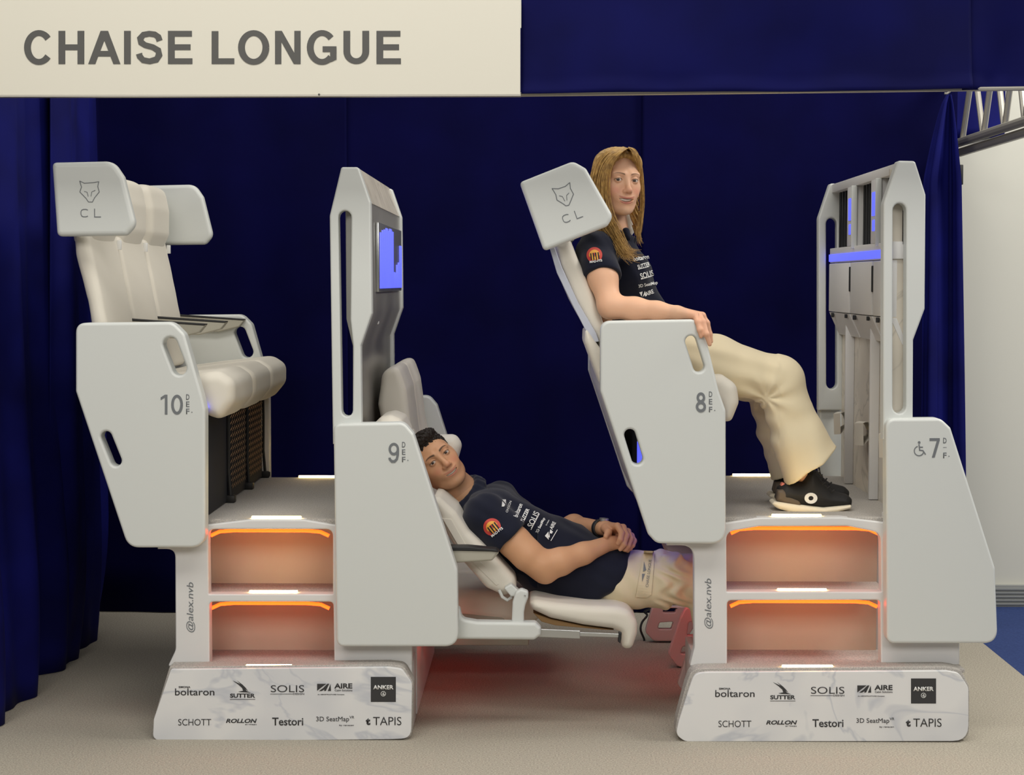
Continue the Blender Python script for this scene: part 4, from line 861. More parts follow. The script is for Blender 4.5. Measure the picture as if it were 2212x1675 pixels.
class Head:
    def __init__(s, c, R, sc, male): s.c, s.R, s.sc, s.male = np.array(c), R, sc, male
    def w(s, p): return s.c + s.R @ (np.array(p, float) * s.sc)
    def loc(s, V): return ((V - s.c) @ s.R) / s.sc
    def build(s, S):
        E = lambda c, r, k=.02, mode='u', bend=0: S.ell(s.w(c), np.array(r) * s.sc, k * s.sc, s.R, mode, bend / s.sc)
        C = lambda a, b, ra, rb=None, k=.012, mode='u': S.cap(s.w(a), s.w(b), ra * s.sc, (rb if rb else ra) * s.sc, k * s.sc, mode)
        m = s.male
        E((0, .020, .032), (.075, .094, .083), .02)
        E((0, -.028, -.012), (.065, .062, .084), .03)
        E((0, -.028, -.066), (.056 if m else .050, .050, .040), .03)
        for q in (-1, 1): C((q * .050, .005, -.055), (q * .022, -.060, -.096), .018 if m else .014, .014, .03)
        E((0, -.070, -.100), (.021 if m else .017, .017, .016), .022)
        for q in (-1, 1):
            E((q * .042, -.050, -.020), (.021, .022, .019), .022)
            E((q * .033, -.064, -.041), (.017, .016, .016), .02)
            C((q * .014, -.082, .028), (q * .045, -.070, .027), .009 if m else .007, .008, .016)
            E((q * .0315, -.097, .008), (.020, .017, .012), .012, 's')
            E((q * .076, .014, -.008), (.008, .016, .029), .008)
        C((0, -.082, .018), (0, -.103, -.026), .0085 if m else .0075, .0105 if m else .0088, .012)
        E((0, -.106, -.030), (.0115, .0115, .0105), .008)
        for q in (-1, 1): E((q * (.0122 if m else .0108), -.095, -.034), (.0080 if m else .0068, .0095, .0070), .007)
        for q in (-1, 1): E((q * .0062, -.104, -.0415), (.0038, .005, .003), .003, 's')
        E((0, -.076, -.060), (.030, .018, .020), .02)
        b = 7.5
        E((0, -.0810, -.0575), (.031, .0110, .0040), .006, bend=b)
        E((0, -.0790, -.0750 if not m else -.0725), (.025, .0115, .0048), .007, bend=b * 1.25)
        E((0, -.088, -.0662), (.0275 if not m else .026, .018, .0062 if not m else .0036), .0015, 's', bend=b)
        for q in (-1, 1):
            S.ell(s.w((q * .0315, -.0755, .006)), np.array([.0142] * 3) * s.sc, .003 * s.sc, s.R)
            E((q * .0315, -.092, .0055), (.0142, .015, .0045 if not m else .0043), .0015, 's', bend=-8)
    def colour(s, V, skin, blush, lip, brow, stubble=None):
        q = s.loc(V); C = np.tile(skin, (len(V), 1)); x, y, z = q.T; ax = np.abs(x)
        def mixc(col, w): C[:] = C * (1 - w[:, None]) + col * w[:, None]
        front = (y < -.045).astype(float)
        g = lambda cx, cz, sx, sz: np.exp(-((ax - cx) / sx) ** 2 - ((z - cz) / sz) ** 2) * front
        mixc(blush, .55 * g(.040, -.032, .018, .016)); mixc(blush, .4 * g(0, -.033, .012, .012))
        if stubble is not None:
            w = np.clip((-.045 - z) / .02, 0, 1) * (np.abs(q[:, 2] + .08) < .07) * (y < .02); mixc(stubble, .35 * w)
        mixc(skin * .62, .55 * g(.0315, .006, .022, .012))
        b = 7.5; zc = z - b * x * x
        sm = lambda v, e0: np.clip(.5 - v / e0, 0, 1)
        up_ = sm(np.abs(zc + .0580) - .0036 * (1 - .6 * (ax / .031) ** 2), .0022) * sm(ax - .0295, .003)
        dn_ = sm(np.abs(z - 9.5 * x * x + (.0752 if not s.male else .0725)) - .0040 * (1 - .7 * (ax / .026) ** 2), .0022) * sm(ax - .025, .003)
        mixc(lip, .72 * np.clip(up_ + dn_, 0, 1) * (y < -.060))
        inm = sm(np.abs(zc + .0662) - .0045, .002) * sm(ax - .029, .002) * (y > -.0805) * (y < -.04); mixc(L3((92, 46, 40)), inm)
        t = (ax - .011) / .038; tc_ = np.clip(t, 0, 1); zb_ = .0245 + .0066 * np.sin(tc_ * 2.2) - .0035 * tc_ ** 2
        wd = (.0040 if s.male else .0026) * (1 - .6 * tc_); mixc(brow, (.88 if s.male else .86) * sm(np.abs(z - zb_) - wd, .0026) * sm(np.abs(t - .5) - .48, .12) * (y < -.04))
        dx_ = ax - .0315; zl = .0055 + .0052 * np.sqrt(np.clip(1 - (dx_ / .0150) ** 2, 0, 1)) - 8 * dx_ ** 2
        mixc(L3((46, 32, 26)), .92 * sm(np.abs(z - zl - .0005) - .0013, .0022) * sm(np.abs(dx_) - .0145, .003) * (y < -.06))
        zl2 = .0055 - .0052 * np.sqrt(np.clip(1 - (dx_ / .0150) ** 2, 0, 1)) - 8 * dx_ ** 2
        mixc(L3((120, 78, 64)), .55 * sm(np.abs(z - zl2 + .0003) - .0005, .0018) * sm(np.abs(dx_) - .0135, .003) * (y < -.06))
        return C
    def eyes(s, parent, iris):
        for q in (-1, 1):
            c = s.w((q * .0315, -.0757, .006)); bm = bmesh.new(); bmesh.ops.create_uvsphere(bm, u_segments=32, v_segments=24, radius=.0124 * s.sc)
            me = bpy.data.meshes.new('eye'); bm.to_mesh(me); bm.free(); co = np.array([tuple(v.co) for v in me.vertices]); g = np.array([0, 0, CAMH]) - c; g /= np.linalg.norm(g)
            an = np.arccos(np.clip(co @ g / (.0124 * s.sc), -1, 1)); C = np.ones((len(co), 4)); C[:, :3] = L3((196, 186, 178)); C[an < .50, :3] = iris; C[an < .22, :3] = .005
            a = me.color_attributes.new('Col', 'FLOAT_COLOR', 'POINT'); a.data.foreach_set('color', C.ravel())
            me.vertices.foreach_set('co', (co + c).ravel()); me.update(); link('eye', me, M_eye, parent, 180)
    def teeth(s, parent):
        S = Soft(); S.ell(s.w((0, -.0752, -.0640)), np.array([.0290, .0120, .0074]) * s.sc, .002, s.R, bend=7.5 / s.sc)
        c = s.w((0, -.08, -.062)); net_object('teeth', [S.net(c - .04, c + .04, .0016)], M_teeth, parent)
M_skin = mat('skin', (200, 150, 120), .5, spec=.35, vcol=True, sss=.12)
M_eye = mat('eye', (220, 215, 210), .12, vcol=True)
M_teeth = mat('teeth', (226, 220, 204), .3)
M_polo = mat('navy_polo_knit', (26, 29, 44), .85, spec=.15, sheen=.12, bump=(420, .12, .001))
M_cream = mat('cream_cotton', (222, 208, 176), .85, spec=.15, sheen=.1, bump=(500, .1, .001))
M_blond = mat('blond_hair', (200, 160, 92), .42, spec=.45, vary=(70, (146, 110, 60), .8, 2))
M_dark_hair = mat('dark_brown_hair', (38, 31, 26), .6, spec=.3)
M_shoe = mat('black_shoe_mesh', (24, 23, 24), .7, bump=(300, .3, .001))
M_shoe2 = mat('brown_grey_shoe_panel', (92, 80, 68), .6)
M_sole = mat('white_foam_sole', (232, 222, 200), .6)
M_red = mat('red_print', (196, 62, 52), .6); M_yel = mat('amber_print', (234, 168, 66), .6)
def wave(A, dirs):                             # folds: adds A*sin to the field
    def fn(P):
        o = 0
        for a, d, f, ph in dirs: o = o + a * np.sin(P @ np.array(d, float) * f + ph + 1.3 * np.sin(P @ np.array([d[2], d[0], d[1]]) * f * .45))
        return o
    return fn
def emblem(p, cx, cy, r, rot, Y, proj):
    a = math.radians(rot); T = lambda u, v: (cx + r * (u * math.cos(a) + v * math.sin(a)), cy + r * (-u * math.sin(a) + v * math.cos(a)))
    ring = lambda R_, a0, a1, n=18: [T(R_ * math.cos(math.radians(a0 + (a1 - a0) * k / n)), -R_ * math.sin(math.radians(a0 + (a1 - a0) * k / n))) for k in range(n + 1)]
    poly_print('sleeve_emblem', [ring(1.0, -45, 225, 24)], Y, M_red, p, proj, 0)
    poly_print('sleeve_emblem', [ring(.68, -12, 192, 18)], Y, M_yel, p, proj, .0012)
    poly_print('sleeve_emblem', [ring(.30, -10, 190, 12)], Y, M_red, p, proj, .0022)
    poly_print('sleeve_emblem', [[T(x0, -.28), T(x0 + .17, -.28), T(x0 + .17, .62), T(x0, .62)] for x0 in (-.52, -.22, .10, .42)], Y, M_shoe, p, proj, .0034)
    poly_print('sleeve_emblem', [[T(x0, -.15), T(x0 + .15, -.15), T(x0 + .15, .62), T(x0, .62)] for x0 in (-.36, .26)] + [[T(-.06, .2), T(.12, .2), T(.12, .6), T(-.06, .6)]], Y, M_yel, p, proj, .0034)
    x, y = T(.08, .80); fit_text('sleeve_emblem', 'MAD-FTS', x - r * .8, y - r * .15, x + r * .8, y + r * .15, Y, M_wht_print, p, bold=.03, rot=rot, proj=proj, lift=.002)

# ------------------------------------------------------------------ the woman in the upper seat
WO = empty('person', W(1420, 800, 6.36), 'woman with long blond hair, navy polo and cream trousers, sitting in the upper seat', 'person')
hw = Head(W(1334, 394, 6.335), frame((math.sin(.36), -math.cos(.36), -.03), (.03, .05, 1)), 1.0, False)
B = Soft(); hw.build(B)
B.chain([hw.w((0, .030, -.055)), W(1326, 500, 6.385), W(1318, 545, 6.39)], [.047, .046, .06], .03)
B.chain([W(1312, 590, 6.38), W(1350, 680, 6.38), W(1390, 760, 6.38)], [.09, .085, .10], .05)
B.cap(W(1292, 540, 6.22), W(1316, 545, 6.53), .045, .045, .05)
SHW, ELW, WRW = W(1290, 545, 6.185), W(1318, 662, 6.065), W(1463, 676, 6.0)
B.chain([SHW, W(1302, 600, 6.11), ELW], [.052, .0475, .041], .03)
B.chain([ELW, W(1372, 668, 6.045), W(1420, 672, 6.02), WRW], [.041, .039, .031, .0235], .02)
kn = [W(1502, 682, 5.985), W(1511, 682, 6.005), W(1517, 682, 6.027), W(1517, 684, 6.048)]
for q in kn: B.cap(WRW + np.array([0, .35 * (q[1] - WRW[1]), 0]), q, .019, .0125, .012)
for pts, r0 in (([kn[0], W(1507, 696, 5.957), W(1511.5, 713, 5.946), W(1514, 727, 5.947)], .0098), ([kn[1], W(1519, 696, 5.962), W(1526, 722, 5.945), W(1533, 744, 5.952)], .0105),
                ([kn[2], W(1527, 698, 6.02), W(1533, 722, 6.02), W(1536, 738, 6.02)], .0100), ([kn[3], W(1525, 698, 6.055), W(1530, 716, 6.06), W(1532, 730, 6.06)], .0098)):
    B.chain(pts, [r0 * 1.05, r0, r0 * .92, r0 * .72], .006)
B.chain([W(1475, 678, 6.025), W(1490, 688, 6.055), W(1505, 698, 6.065)], [.014, .012, .009], .01)
B.chain([W(1322, 545, 6.54), W(1345, 665, 6.58), W(1440, 740, 6.48)], [.05, .042, .025], .03)
B.chain([W(1455, 748, 6.46), W(1480, 752, 6.44)], [.026, .018], .02)
for Yl in (6.27, 6.48): B.chain([W(1400, 775, Yl), W(1670, 825, Yl), W(1735, 1020, Yl)], [.08, .055, .04], .03)
skinw, blw = L3((222, 174, 142)), L3((206, 128, 108))
def colw(V): 
    C = hw.colour(V, skinw, blw, L3((172, 88, 82)), L3((92, 62, 40)))
    hp = np.linalg.norm(V - W(1515, 700, 5.98), axis=1); wv = np.clip(1 - hp / .12, 0, 1)[:, None] * .35; return C * (1 - wv) + L3((196, 128, 108)) * wv
hc = hw.c
body = [B.net(hc - [.12, .13, .145], hc + [.12, .14, .14], .0018),
        B.net(W(1200, 900, 6.0) * [1, 0, 1] + [0, 5.90, 0], W(1450, 462, 6.7) * [1, 0, 1] + [0, 6.75, 0], .0065),
        B.net(np.array([W(1448, 0, 6)[0], 5.90, W(0, 765, 6)[2]]), np.array([W(1550, 0, 6)[0], 6.10, W(0, 640, 6)[2]]), .0025),
        B.net(np.array([W(1449, 0, 6)[0], 6.13, .8]), np.array([W(1780, 0, 6)[0], 6.6, 1.5]), .011)]
net_object('body', body, M_skin, WO, colw); hw.eyes(WO, L3((62, 44, 32))); hw.teeth(WO)
# polo shirt
S = Soft()
S.chain([W(1318, 545, 6.38), W(1338, 600, 6.375), W(1352, 655, 6.375), W(1378, 712, 6.375), W(1400, 765, 6.375)], [.098, .104, .094, .098, .105], .05)
S.ell(W(1368, 588, 6.30), (.055, .07, .06), .05); S.ell(W(1372, 588, 6.45), (.05, .06, .06), .05)
S.chain([W(1385, 645, 6.37), W(1408, 672, 6.37)], [.055, .05], .05)
S.cap(W(1290, 545, 6.22), W(1316, 548, 6.54), .068, .066, .05)
S.chain([SHW + [0, .01, 0], W(1297, 585, 6.125), W(1303, 608, 6.105)], [.072, .062, .0595], .03)
S.chain([W(1322, 545, 6.54), W(1338, 620, 6.57)], [.06, .055], .03)
d = (W(1303, 608, 6.105) - W(1292, 560, 6.155)); S.plane(W(1300, 598, 6.11), d + np.array([-.008, 0, 0]), W(1240, 660, 5.9) * [1, 0, 1] + [0, 5.9, 0], W(1336, 575, 6.17) * [1, 0, 1] + [0, 6.17, 0])
S.cap(W(1332, 470, 6.37), W(1322, 520, 6.385), .056, .05, .004, 's')
S.warp(wave(1, [(.0022, (.3, .2, .9), 70, .5), (.0014, (.8, .1, .5), 110, 1.2)]))
nk = W(1326, 506, 6.383)
ring = [nk + np.array([.060 * math.cos(t) + .01, .066 * math.sin(t), -.022 * math.cos(t)]) for t in np.linspace(0, 2 * math.pi, 17)]
for a, b in zip(ring[:-1], ring[1:]): S.cap(a, b, .0125, .0125, .006)
S.chain([W(1352, 500, 6.30), W(1358, 515, 6.28)], [.014, .01], .006)
o, bv = net_object('polo_shirt', [S.net(W(1215, 800, 6.0) * [1, 0, 1] + [0, 5.95, 0], W(1470, 470, 6.8) * [1, 0, 1] + [0, 6.72, 0], .0045)], M_polo, WO)
emblem(o, 1284, 551, 17, 8, 6.1, bv)
for s_, bx, rt in (('boltaron', (1368, 552, 1402, 562), 10), ('SUTTER', (1377, 569, 1404, 578), 16), ('SOLIS', (1383, 587, 1412, 600), 16), ('3D SeatMap', (1379, 611, 1421, 620), 12), ('AIRE', (1394, 628, 1412, 637), 22)):
    fit_text('shirt_print', s_, *bx, 6.25, M_wht_print, o, bold=.02, rot=rt, proj=bv, lift=.002)
poly_print('shirt_print', stroke_polys([[(1379, 582), (1402, 576)], [(1385, 603.5), (1408, 597)]], 1.4) + [[(1381, 632), (1388, 630), (1386, 641)], [(1388, 642), (1393, 629), (1397, 639), (1393, 641), (1393, 637)]], 6.25, M_wht_print, o, bv, .002)
# trousers
S = Soft()
S.chain([W(1375, 770, 6.38), W(1420, 778, 6.37)], [.12, .125], .05)
S.chain([W(1410, 775, 6.275), W(1540, 788, 6.265), W(1682, 821, 6.255)], [.112, .103, .082], .03)
kn_, hm = W(1684, 822, 6.255), W(1766, 1030, 6.255)
S.chain([kn_, W(1700, 880, 6.255), W(1726, 950, 6.255), hm], [.082, .078, .094, .120], .035)
S.chain([W(1410, 778, 6.47), W(1655, 830, 6.48)], [.10, .075], .03)
S.chain([W(1655, 835, 6.48), W(1680, 930, 6.48), W(1722, 1030, 6.48)], [.072, .072, .098], .03)
n_ = np.array([.60, 0, -.80]); S.plane(W(1759, 1009, 6.2), n_, [W(1600, 0, 6.3)[0], 6.0, .5], [9, 9, 1.2], .003)
S.chain([W(1740, 965, 6.255), W(1790, 1070, 6.255)], [.06, .118], .004, 's'); S.chain([W(1700, 965, 6.48), W(1745, 1070, 6.48)], [.05, .095], .004, 's')
def kneefold(P):
    c = W(1655, 862, 6.2); q = P - c; r = np.sqrt(q[..., 0] ** 2 + q[..., 2] ** 2); a = np.arctan2(q[..., 2], q[..., 0])
    o = .0042 * np.sin(a * 8 + 1.0) * np.exp(-(r / .13) ** 2) * np.clip(r / .03, 0, 1)
    lg = P - W(1700, 850, 6.2); al = lg @ np.array([.31, 0, -.95]); ac = lg @ np.array([.95, 0, .31])
    o = o + np.where(al > .05, .0028 * np.sin(ac * 60 + 9 * al) * np.clip((al - .05) / .1, 0, 1), 0)
    th = P - W(1560, 790, 6.2); o = o + .0028 * np.sin(th[..., 2] * 90 + th[..., 0] * 24) * (th[..., 0] < .2)
    return o
S.warp(kneefold)
net_object('trousers', [S.net(W(1290, 0, 6.3) * [1, 0, 0] + [0, 6.08, .80], [W(1840, 0, 6.25)[0], 6.66, 1.50], .0055)], M_cream, WO)
# shoes
def shoe(Y0, dx, dy):
    X = lambda pts: [(x + dx, y + dy, *r) for x, y, *r in pts]
    up = cushion('shoe', X([(1683, 1056, 6), (1700, 1046, 8), (1735, 1048, 10), (1750, 1018, 8), (1763, 1020, 6), (1777, 1042, 14), (1803, 1064, 16), (1835, 1072, 12), (1845, 1082, 8), (1843, 1098, 4), (1775, 1102, 10), (1690, 1092, 6), (1677, 1080, 6)]), Y0, Y0 + .098, M_shoe, WO, .042, False, .003)
    up['label'] = 'black trainer with white sole'
    cushion('sole', X([(1667, 1090, 6), (1674, 1084, 4), (1732, 1092, 20), (1780, 1098, 20), (1841, 1092, 5), (1840, 1100, 6), (1809, 1108, 12), (1778, 1111.5, 10), (1711, 1109, 12), (1680, 1100, 8)]), Y0 - .004, Y0 + .102, M_sole, up, .014, False, .0028)
    cushion('heel_panel', X([(1680, 1060, 4), (1692, 1058, 4), (1728, 1082, 10), (1734, 1097, 4), (1700, 1090, 10), (1677, 1082, 4)]), Y0 + .002, Y0 + .05, M_shoe2, up, .012, False, .0028)
    rg = plate('ring_emblem', [(1752 + dx + 14 * math.cos(t), 1077 + dy - 12 * math.sin(t)) for t in np.linspace(0, 2 * math.pi, 20)[:-1]], Y0 - .004, Y0 + .014, M_wht_print, up, holes=[[(1752 + dx + 5.5 * math.cos(t), 1077 + dy - 5 * math.sin(t)) for t in np.linspace(0, 2 * math.pi, 14)[:-1]]], bev=.001)
    plate('heel_tab', X([(1684, 1058, 3), (1690, 1043, 4), (1700, 1047, 3), (1694, 1058, 3)]), Y0 + .03, Y0 + .07, mat('coral_tab', (226, 130, 112), .7), up, bev=.006)
    tube('lace', [at3(x + dx, y + dy, Y0 + .03) for x, y in ((1758, 1030), (1762, 1021), (1769, 1022), (1776, 1030), (1778, 1040), (1772, 1042), (1765, 1034), (1760, 1028))], .0032, M_black, up, 6)
    for k in range(4):
        tube('lace', [at3(1766 + dx + k * 10, 1040 + dy + k * 8, Y0 + .018), at3(1772 + dx + k * 10, 1035 + dy + k * 8.2, Y0 + .05), at3(1770 + dx + k * 10, 1038 + dy + k * 8, Y0 + .078)], .0028, M_black, up, 6)
shoe(6.205, 0, 0); shoe(6.43, -6, -17)
# hair
S = Soft()
S.ell(hw.w((0, .022, .037)), (.083, .101, .090), .02, hw.R)
S.ell(hw.w((-.038, -.012, .064)), (.054, .072, .050), .02, hw.R); S.ell(hw.w((.030, -.018, .066)), (.046, .066, .046), .02, hw.R)
S.chain([hw.w((-.070, -.010, .03)), hw.w((-.080, .010, -.04)), W(1300, 478, 6.27), W(1322, 512, 6.22)], [.030, .030, .032, .026], .03)
S.chain([W(1320, 508, 6.225), W(1338, 532, 6.185), W(1352, 550, 6.175)], [.026, .022, .010], .02)
S.chain([hw.w((.066, .005, .03)), hw.w((.070, .030, -.04)), W(1372, 470, 6.41), W(1374, 505, 6.42)], [.026, .022, .014, .008], .02)
S.ell(hw.w((.004, -.092, -.022)), (.066, .066, .096), .018, hw.R, 's')
S.ell(hw.w((.004, -.098, .040)), (.062, .062, .062), .014, hw.R, 's')
def strandw(P):
    q = (P - hw.c) @ hw.R; return .0012 * np.sin(q[..., 0] * 420 + q[..., 2] * 60 + 20 * q[..., 1]) * (q[..., 2] > -.02) + .003 * np.sin(P[..., 0] * 520 + P[..., 2] * 260) * (q[..., 2] <= -.02)
S.warp(strandw)
hv, hq = S.net(W(1240, 600, 6.0) * [1, 0, 1] + [0, 6.08, 0], W(1410, 300, 6.6) * [1, 0, 1] + [0, 6.56, 0], .003)
cr = smooth
def strands(guides, count, jit, r, rng, n=5):
    V = []; Fq = []; G = [cr([W(*p) for p in g], n) for g in guides]
    for _ in range(count):
        a = rng.random() * (len(G) - 1); i = int(a); f = a - i; c = G[i] * (1 - f) + G[min(i + 1, len(G) - 1)] * f; m = len(c); t = np.linspace(0, 1, m)
        j = rng.normal(size=3) * jit; j2 = rng.normal(size=3) * jit * 2.0; wv = rng.random() * 6
        c = c + j * np.sin(t * math.pi)[:, None] + j2 * (t ** 2)[:, None] + (np.sin(t * 9 + wv) * jit * .35 * t)[:, None] * np.array([1, 0, .4])
        keep = int(m * (1 - .18 * rng.random())); c = c[:keep]; b0 = len(V)
        for i_, p in enumerate(c):
            rr = r * (1 - .75 * (i_ / (len(c) - 1)) ** 2); dd = c[min(i_ + 1, len(c) - 1)] - c[max(i_ - 1, 0)]; dd /= np.linalg.norm(dd) + 1e-9
            u = np.cross(dd, [0, 1, 0]); u /= np.linalg.norm(u) + 1e-9; v = np.cross(dd, u)
            for k in range(4): an = k * math.pi / 2; V.append(p + (u * math.cos(an) + v * math.sin(an)) * rr)
        for i_ in range(len(c) - 1):
            for k in range(4): Fq.append((b0 + i_ * 4 + k, b0 + i_ * 4 + (k + 1) % 4, b0 + i_ * 4 + 4 + (k + 1) % 4, b0 + i_ * 4 + 4 + k))
    return np.array(V), np.array(Fq)
rng = np.random.default_rng(3)
G1 = [(1330, 318, 6.42), (1318, 325, 6.275), (1293, 350, 6.265), (1280, 385, 6.265), (1279, 430, 6.265), (1292, 480, 6.235), (1316, 515, 6.185), (1334, 543, 6.155), (1327, 549, 6.15)]
G2 = [(1347, 318, 6.34), (1324, 331, 6.245), (1305, 358, 6.235), (1298, 395, 6.235), (1300, 438, 6.235), (1313, 480, 6.215), (1334, 515, 6.17), (1354, 545, 6.15), (1388, 549, 6.155)]
G3 = [(1356, 321, 6.262), (1333, 334, 6.232), (1314, 357, 6.226), (1307, 395, 6.226), (1308, 432, 6.23), (1318, 472, 6.215), (1332, 503, 6.18), (1347, 538, 6.148), (1361, 566, 6.15)]
H1 = strands([G1, G2, G3], 430, .0065, .0013, rng)
G4 = [(1358, 321, 6.262), (1372, 329, 6.265), (1380, 350, 6.28), (1384, 385, 6.32), (1385.5, 430, 6.345), (1382, 475, 6.36), (1376, 510, 6.35), (1384, 532, 6.35)]
G5 = [(1345, 317, 6.36), (1376, 332, 6.285), (1384, 360, 6.31), (1387, 400, 6.345), (1388, 440, 6.36), (1385, 480, 6.37), (1382, 515, 6.36), (1388, 525, 6.36)]
H2 = strands([G4, G5], 90, .003, .0012, rng)
G6 = [(1357, 319, 6.27), (1362, 323, 6.248), (1366, 330, 6.240), (1370, 338, 6.240), (1376, 352, 6.255)]; G7 = [(1355, 321, 6.262), (1345, 326, 6.236), (1331, 336, 6.224), (1320, 349, 6.220), (1312, 370, 6.219)]
H3 = strands([G6, [(1358, 318, 6.29), (1368, 323, 6.27), (1376, 332, 6.265), (1380, 342, 6.27), (1384, 358, 6.285)]], 90, .0022, .0012, rng); H4 = strands([G7, G3[:5]], 90, .0022, .0012, rng)
net_object('hair', [(hv, hq), H1, H2, H3, H4], M_blond, WO)
wing_o = cushion('headrest_wing', [(1300, 430, 10), (1350, 436, 12), (1374, 465, 12), (1373, 498, 10), (1362, 514, 8), (1340, 500, 10), (1310, 480, 8)], 6.46, 6.52, M_fabric, S8[0], .028, False)

# ------------------------------------------------------------------ the man lying in the lower seat
MA = empty('person', W(1250, 1300, 6.45), 'man with short dark hair, navy polo and cream trousers, lying in the lower seat', 'person')
e_ = np.array([.775, 0, .631]); u_ = np.array([-.631, 0, .775]); yw = .33
hm_ = Head(W(943, 998, 6.46), frame(math.cos(yw) * np.array([0, -1, 0]) + math.sin(yw) * e_ + .03 * u_, u_ + .02 * np.array([0, 1, 0])), 1.0, True)
B = Soft(); hm_.build(B)
B.chain([hm_.w((0, .030, -.06)), W(992, 1060, 6.495), W(1035, 1100, 6.50)], [.058, .060, .075], .03)
B.chain([W(1075, 1135, 6.48), W(1180, 1205, 6.48), W(1290, 1250, 6.47)], [.11, .105, .095], .05)
SH, EL, WR = W(1056, 1122, 6.26), W(1172, 1224, 6.20), W(1316, 1174, 6.30)
B.cap(SH, W(1078, 1092, 6.68), .06, .06, .05)
B.chain([SH, W(1112, 1172, 6.215), W(1140, 1200, 6.20), EL], [.062, .054, .052, .048], .03)
B.chain([EL, W(1210, 1214, 6.21), W(1260, 1196, 6.245), WR], [.050, .048, .038, .027], .02)
B.cap(EL, W(1180, 1242, 6.195), .046, .030, .03)
# right hand under the left one
rk = [W(1341, 1180, 6.29), W(1345, 1174, 6.305), W(1347, 1168, 6.325), W(1346, 1162, 6.345)]
for q in rk: B.cap(WR, q, .021, .0125, .012)
for q, t in zip(rk, (W(1356, 1190, 6.30), W(1362, 1186, 6.32), W(1364, 1182, 6.34), W(1362, 1176, 6.36))): B.chain([q, q * .5 + t * .5 + np.array([0, -.006, 0]), t], [.0105, .010, .008], .006)
# left arm and hand
LW = W(1303, 1142, 6.37)
B.chain([W(1082, 1092, 6.68), W(1170, 1160, 6.76), W(1240, 1136, 6.60), LW], [.06, .048, .038, .026], .03)
lk = [W(1334, 1137, 6.285), W(1346, 1140, 6.300), W(1356, 1149, 6.318), W(1363, 1158, 6.336)]
for q in lk: B.cap(LW + [.012, 0, 0], q, .021, .0125, .012)
for pts in ([lk[0], W(1343, 1152, 6.262), W(1340, 1166, 6.250), W(1335, 1174, 6.252)], [lk[1], W(1353, 1157, 6.272), W(1348, 1176, 6.255), W(1340, 1187, 6.258)],
            [lk[2], W(1362, 1164, 6.290), W(1357, 1179, 6.272), W(1350, 1188, 6.27)], [lk[3], W(1369, 1169, 6.312), W(1366, 1178, 6.298), W(1359, 1186, 6.292)]):
    B.chain(pts, [.0118, .0110, .0100, .0078], .0045)
B.chain([W(1308, 1142, 6.34), W(1314, 1150, 6.295), W(1309, 1159, 6.275)], [.017, .0125, .0095], .008)
for Yl in (6.36, 6.58): B.chain([W(1310, 1255, Yl), W(1530, 1252, Yl), W(1545, 1410, Yl)], [.08, .06, .045], .03)
skinm, blm = L3((204, 154, 117)), L3((190, 116, 92))
def colm(V):
    C = hm_.colour(V, skinm, blm, L3((168, 98, 84)), L3((44, 34, 28)), L3((150, 108, 84)))
    hp = np.linalg.norm(V - W(1340, 1165, 6.3), axis=1); wv = np.clip(1 - hp / .12, 0, 1)[:, None] * .35; return C * (1 - wv) + L3((190, 124, 104)) * wv
hc = hm_.c
bx = lambda xa, xb, ya, yb, Y0, Y1, Yr=6.4: (np.array([W(xa, 0, Yr)[0], Y0, W(0, yb, Yr)[2]]), np.array([W(xb, 0, Yr)[0], Y1, W(0, ya, Yr)[2]]))
body = [B.net(hc - .15, hc + .15, .0019), B.net(*bx(985, 1297, 1030, 1330, 6.08, 6.86), .0065), B.net(*bx(1290, 1385, 1110, 1215, 6.15, 6.50), .0024), B.net(*bx(1296, 1600, 1216, 1500, 6.1, 6.8), .011)]
net_object('body', body, M_skin, MA, colm); hm_.eyes(MA, L3((70, 50, 34))); hm_.teeth(MA)
# watch
ax_ = W(1240, 1136, 6.60) - LW; ax_ /= np.linalg.norm(ax_); wc_ = LW + ax_ * .022; u1 = np.cross(ax_, [0, 0, 1]); u1 /= np.linalg.norm(u1); u2 = np.cross(ax_, u1)
V = []; Fq = []
for i in range(28):
    t = 2 * math.pi * i / 28; dr = u1 * math.cos(t) + u2 * math.sin(t)
    for rr, al in ((.0300, -.011), (.0335, -.009), (.0335, .009), (.0300, .011)): V.append(wc_ + dr * rr + ax_ * al)
for i in range(28):
    for k in range(4): Fq.append((i * 4 + k, i * 4 + (k + 1) % 4, (i + 1) % 28 * 4 + (k + 1) % 4, (i + 1) % 28 * 4 + k))
wt = link('watch_strap', mesh('watch_strap', V, Fq), M_black, MA, 40)
cz = wc_ + np.array([.012, -.004, .031]); tube('watch_case', [cz - [0, 0, .004], cz + [.001, 0, .006]], .017, M_steel, wt, 20)
# polo
S = Soft()
for Yo in (6.40, 6.56): S.chain([W(1066, 1128, Yo), W(1120, 1165, Yo), W(1190, 1208, Yo), W(1262, 1243, Yo), W(1320, 1250, Yo)], [.108, .124, .124, .121, .116], .06)
S.chain([W(1215, 1180, 6.47), W(1300, 1205, 6.47)], [.10, .075], .05); S.chain([W(1220, 1222, 6.375), W(1330, 1243, 6.365)], [.112, .120], .05)
S.cap(W(1050, 1118, 6.27), W(1078, 1088, 6.67), .082, .080, .05)
S.chain([SH, W(1090, 1152, 6.225), W(1106, 1170, 6.215)], [.080, .072, .068], .03)
S.chain([W(1082, 1092, 6.68), W(1130, 1125, 6.72)], [.075, .066], .03)
d = W(1101, 1168, 6.2) - W(1060, 1123, 6.2); S.plane(W(1100, 1166, 6.215), [.72, -.12, -.68], *bx(1055, 1150, 1110, 1262, 6.05, 6.275), .003)
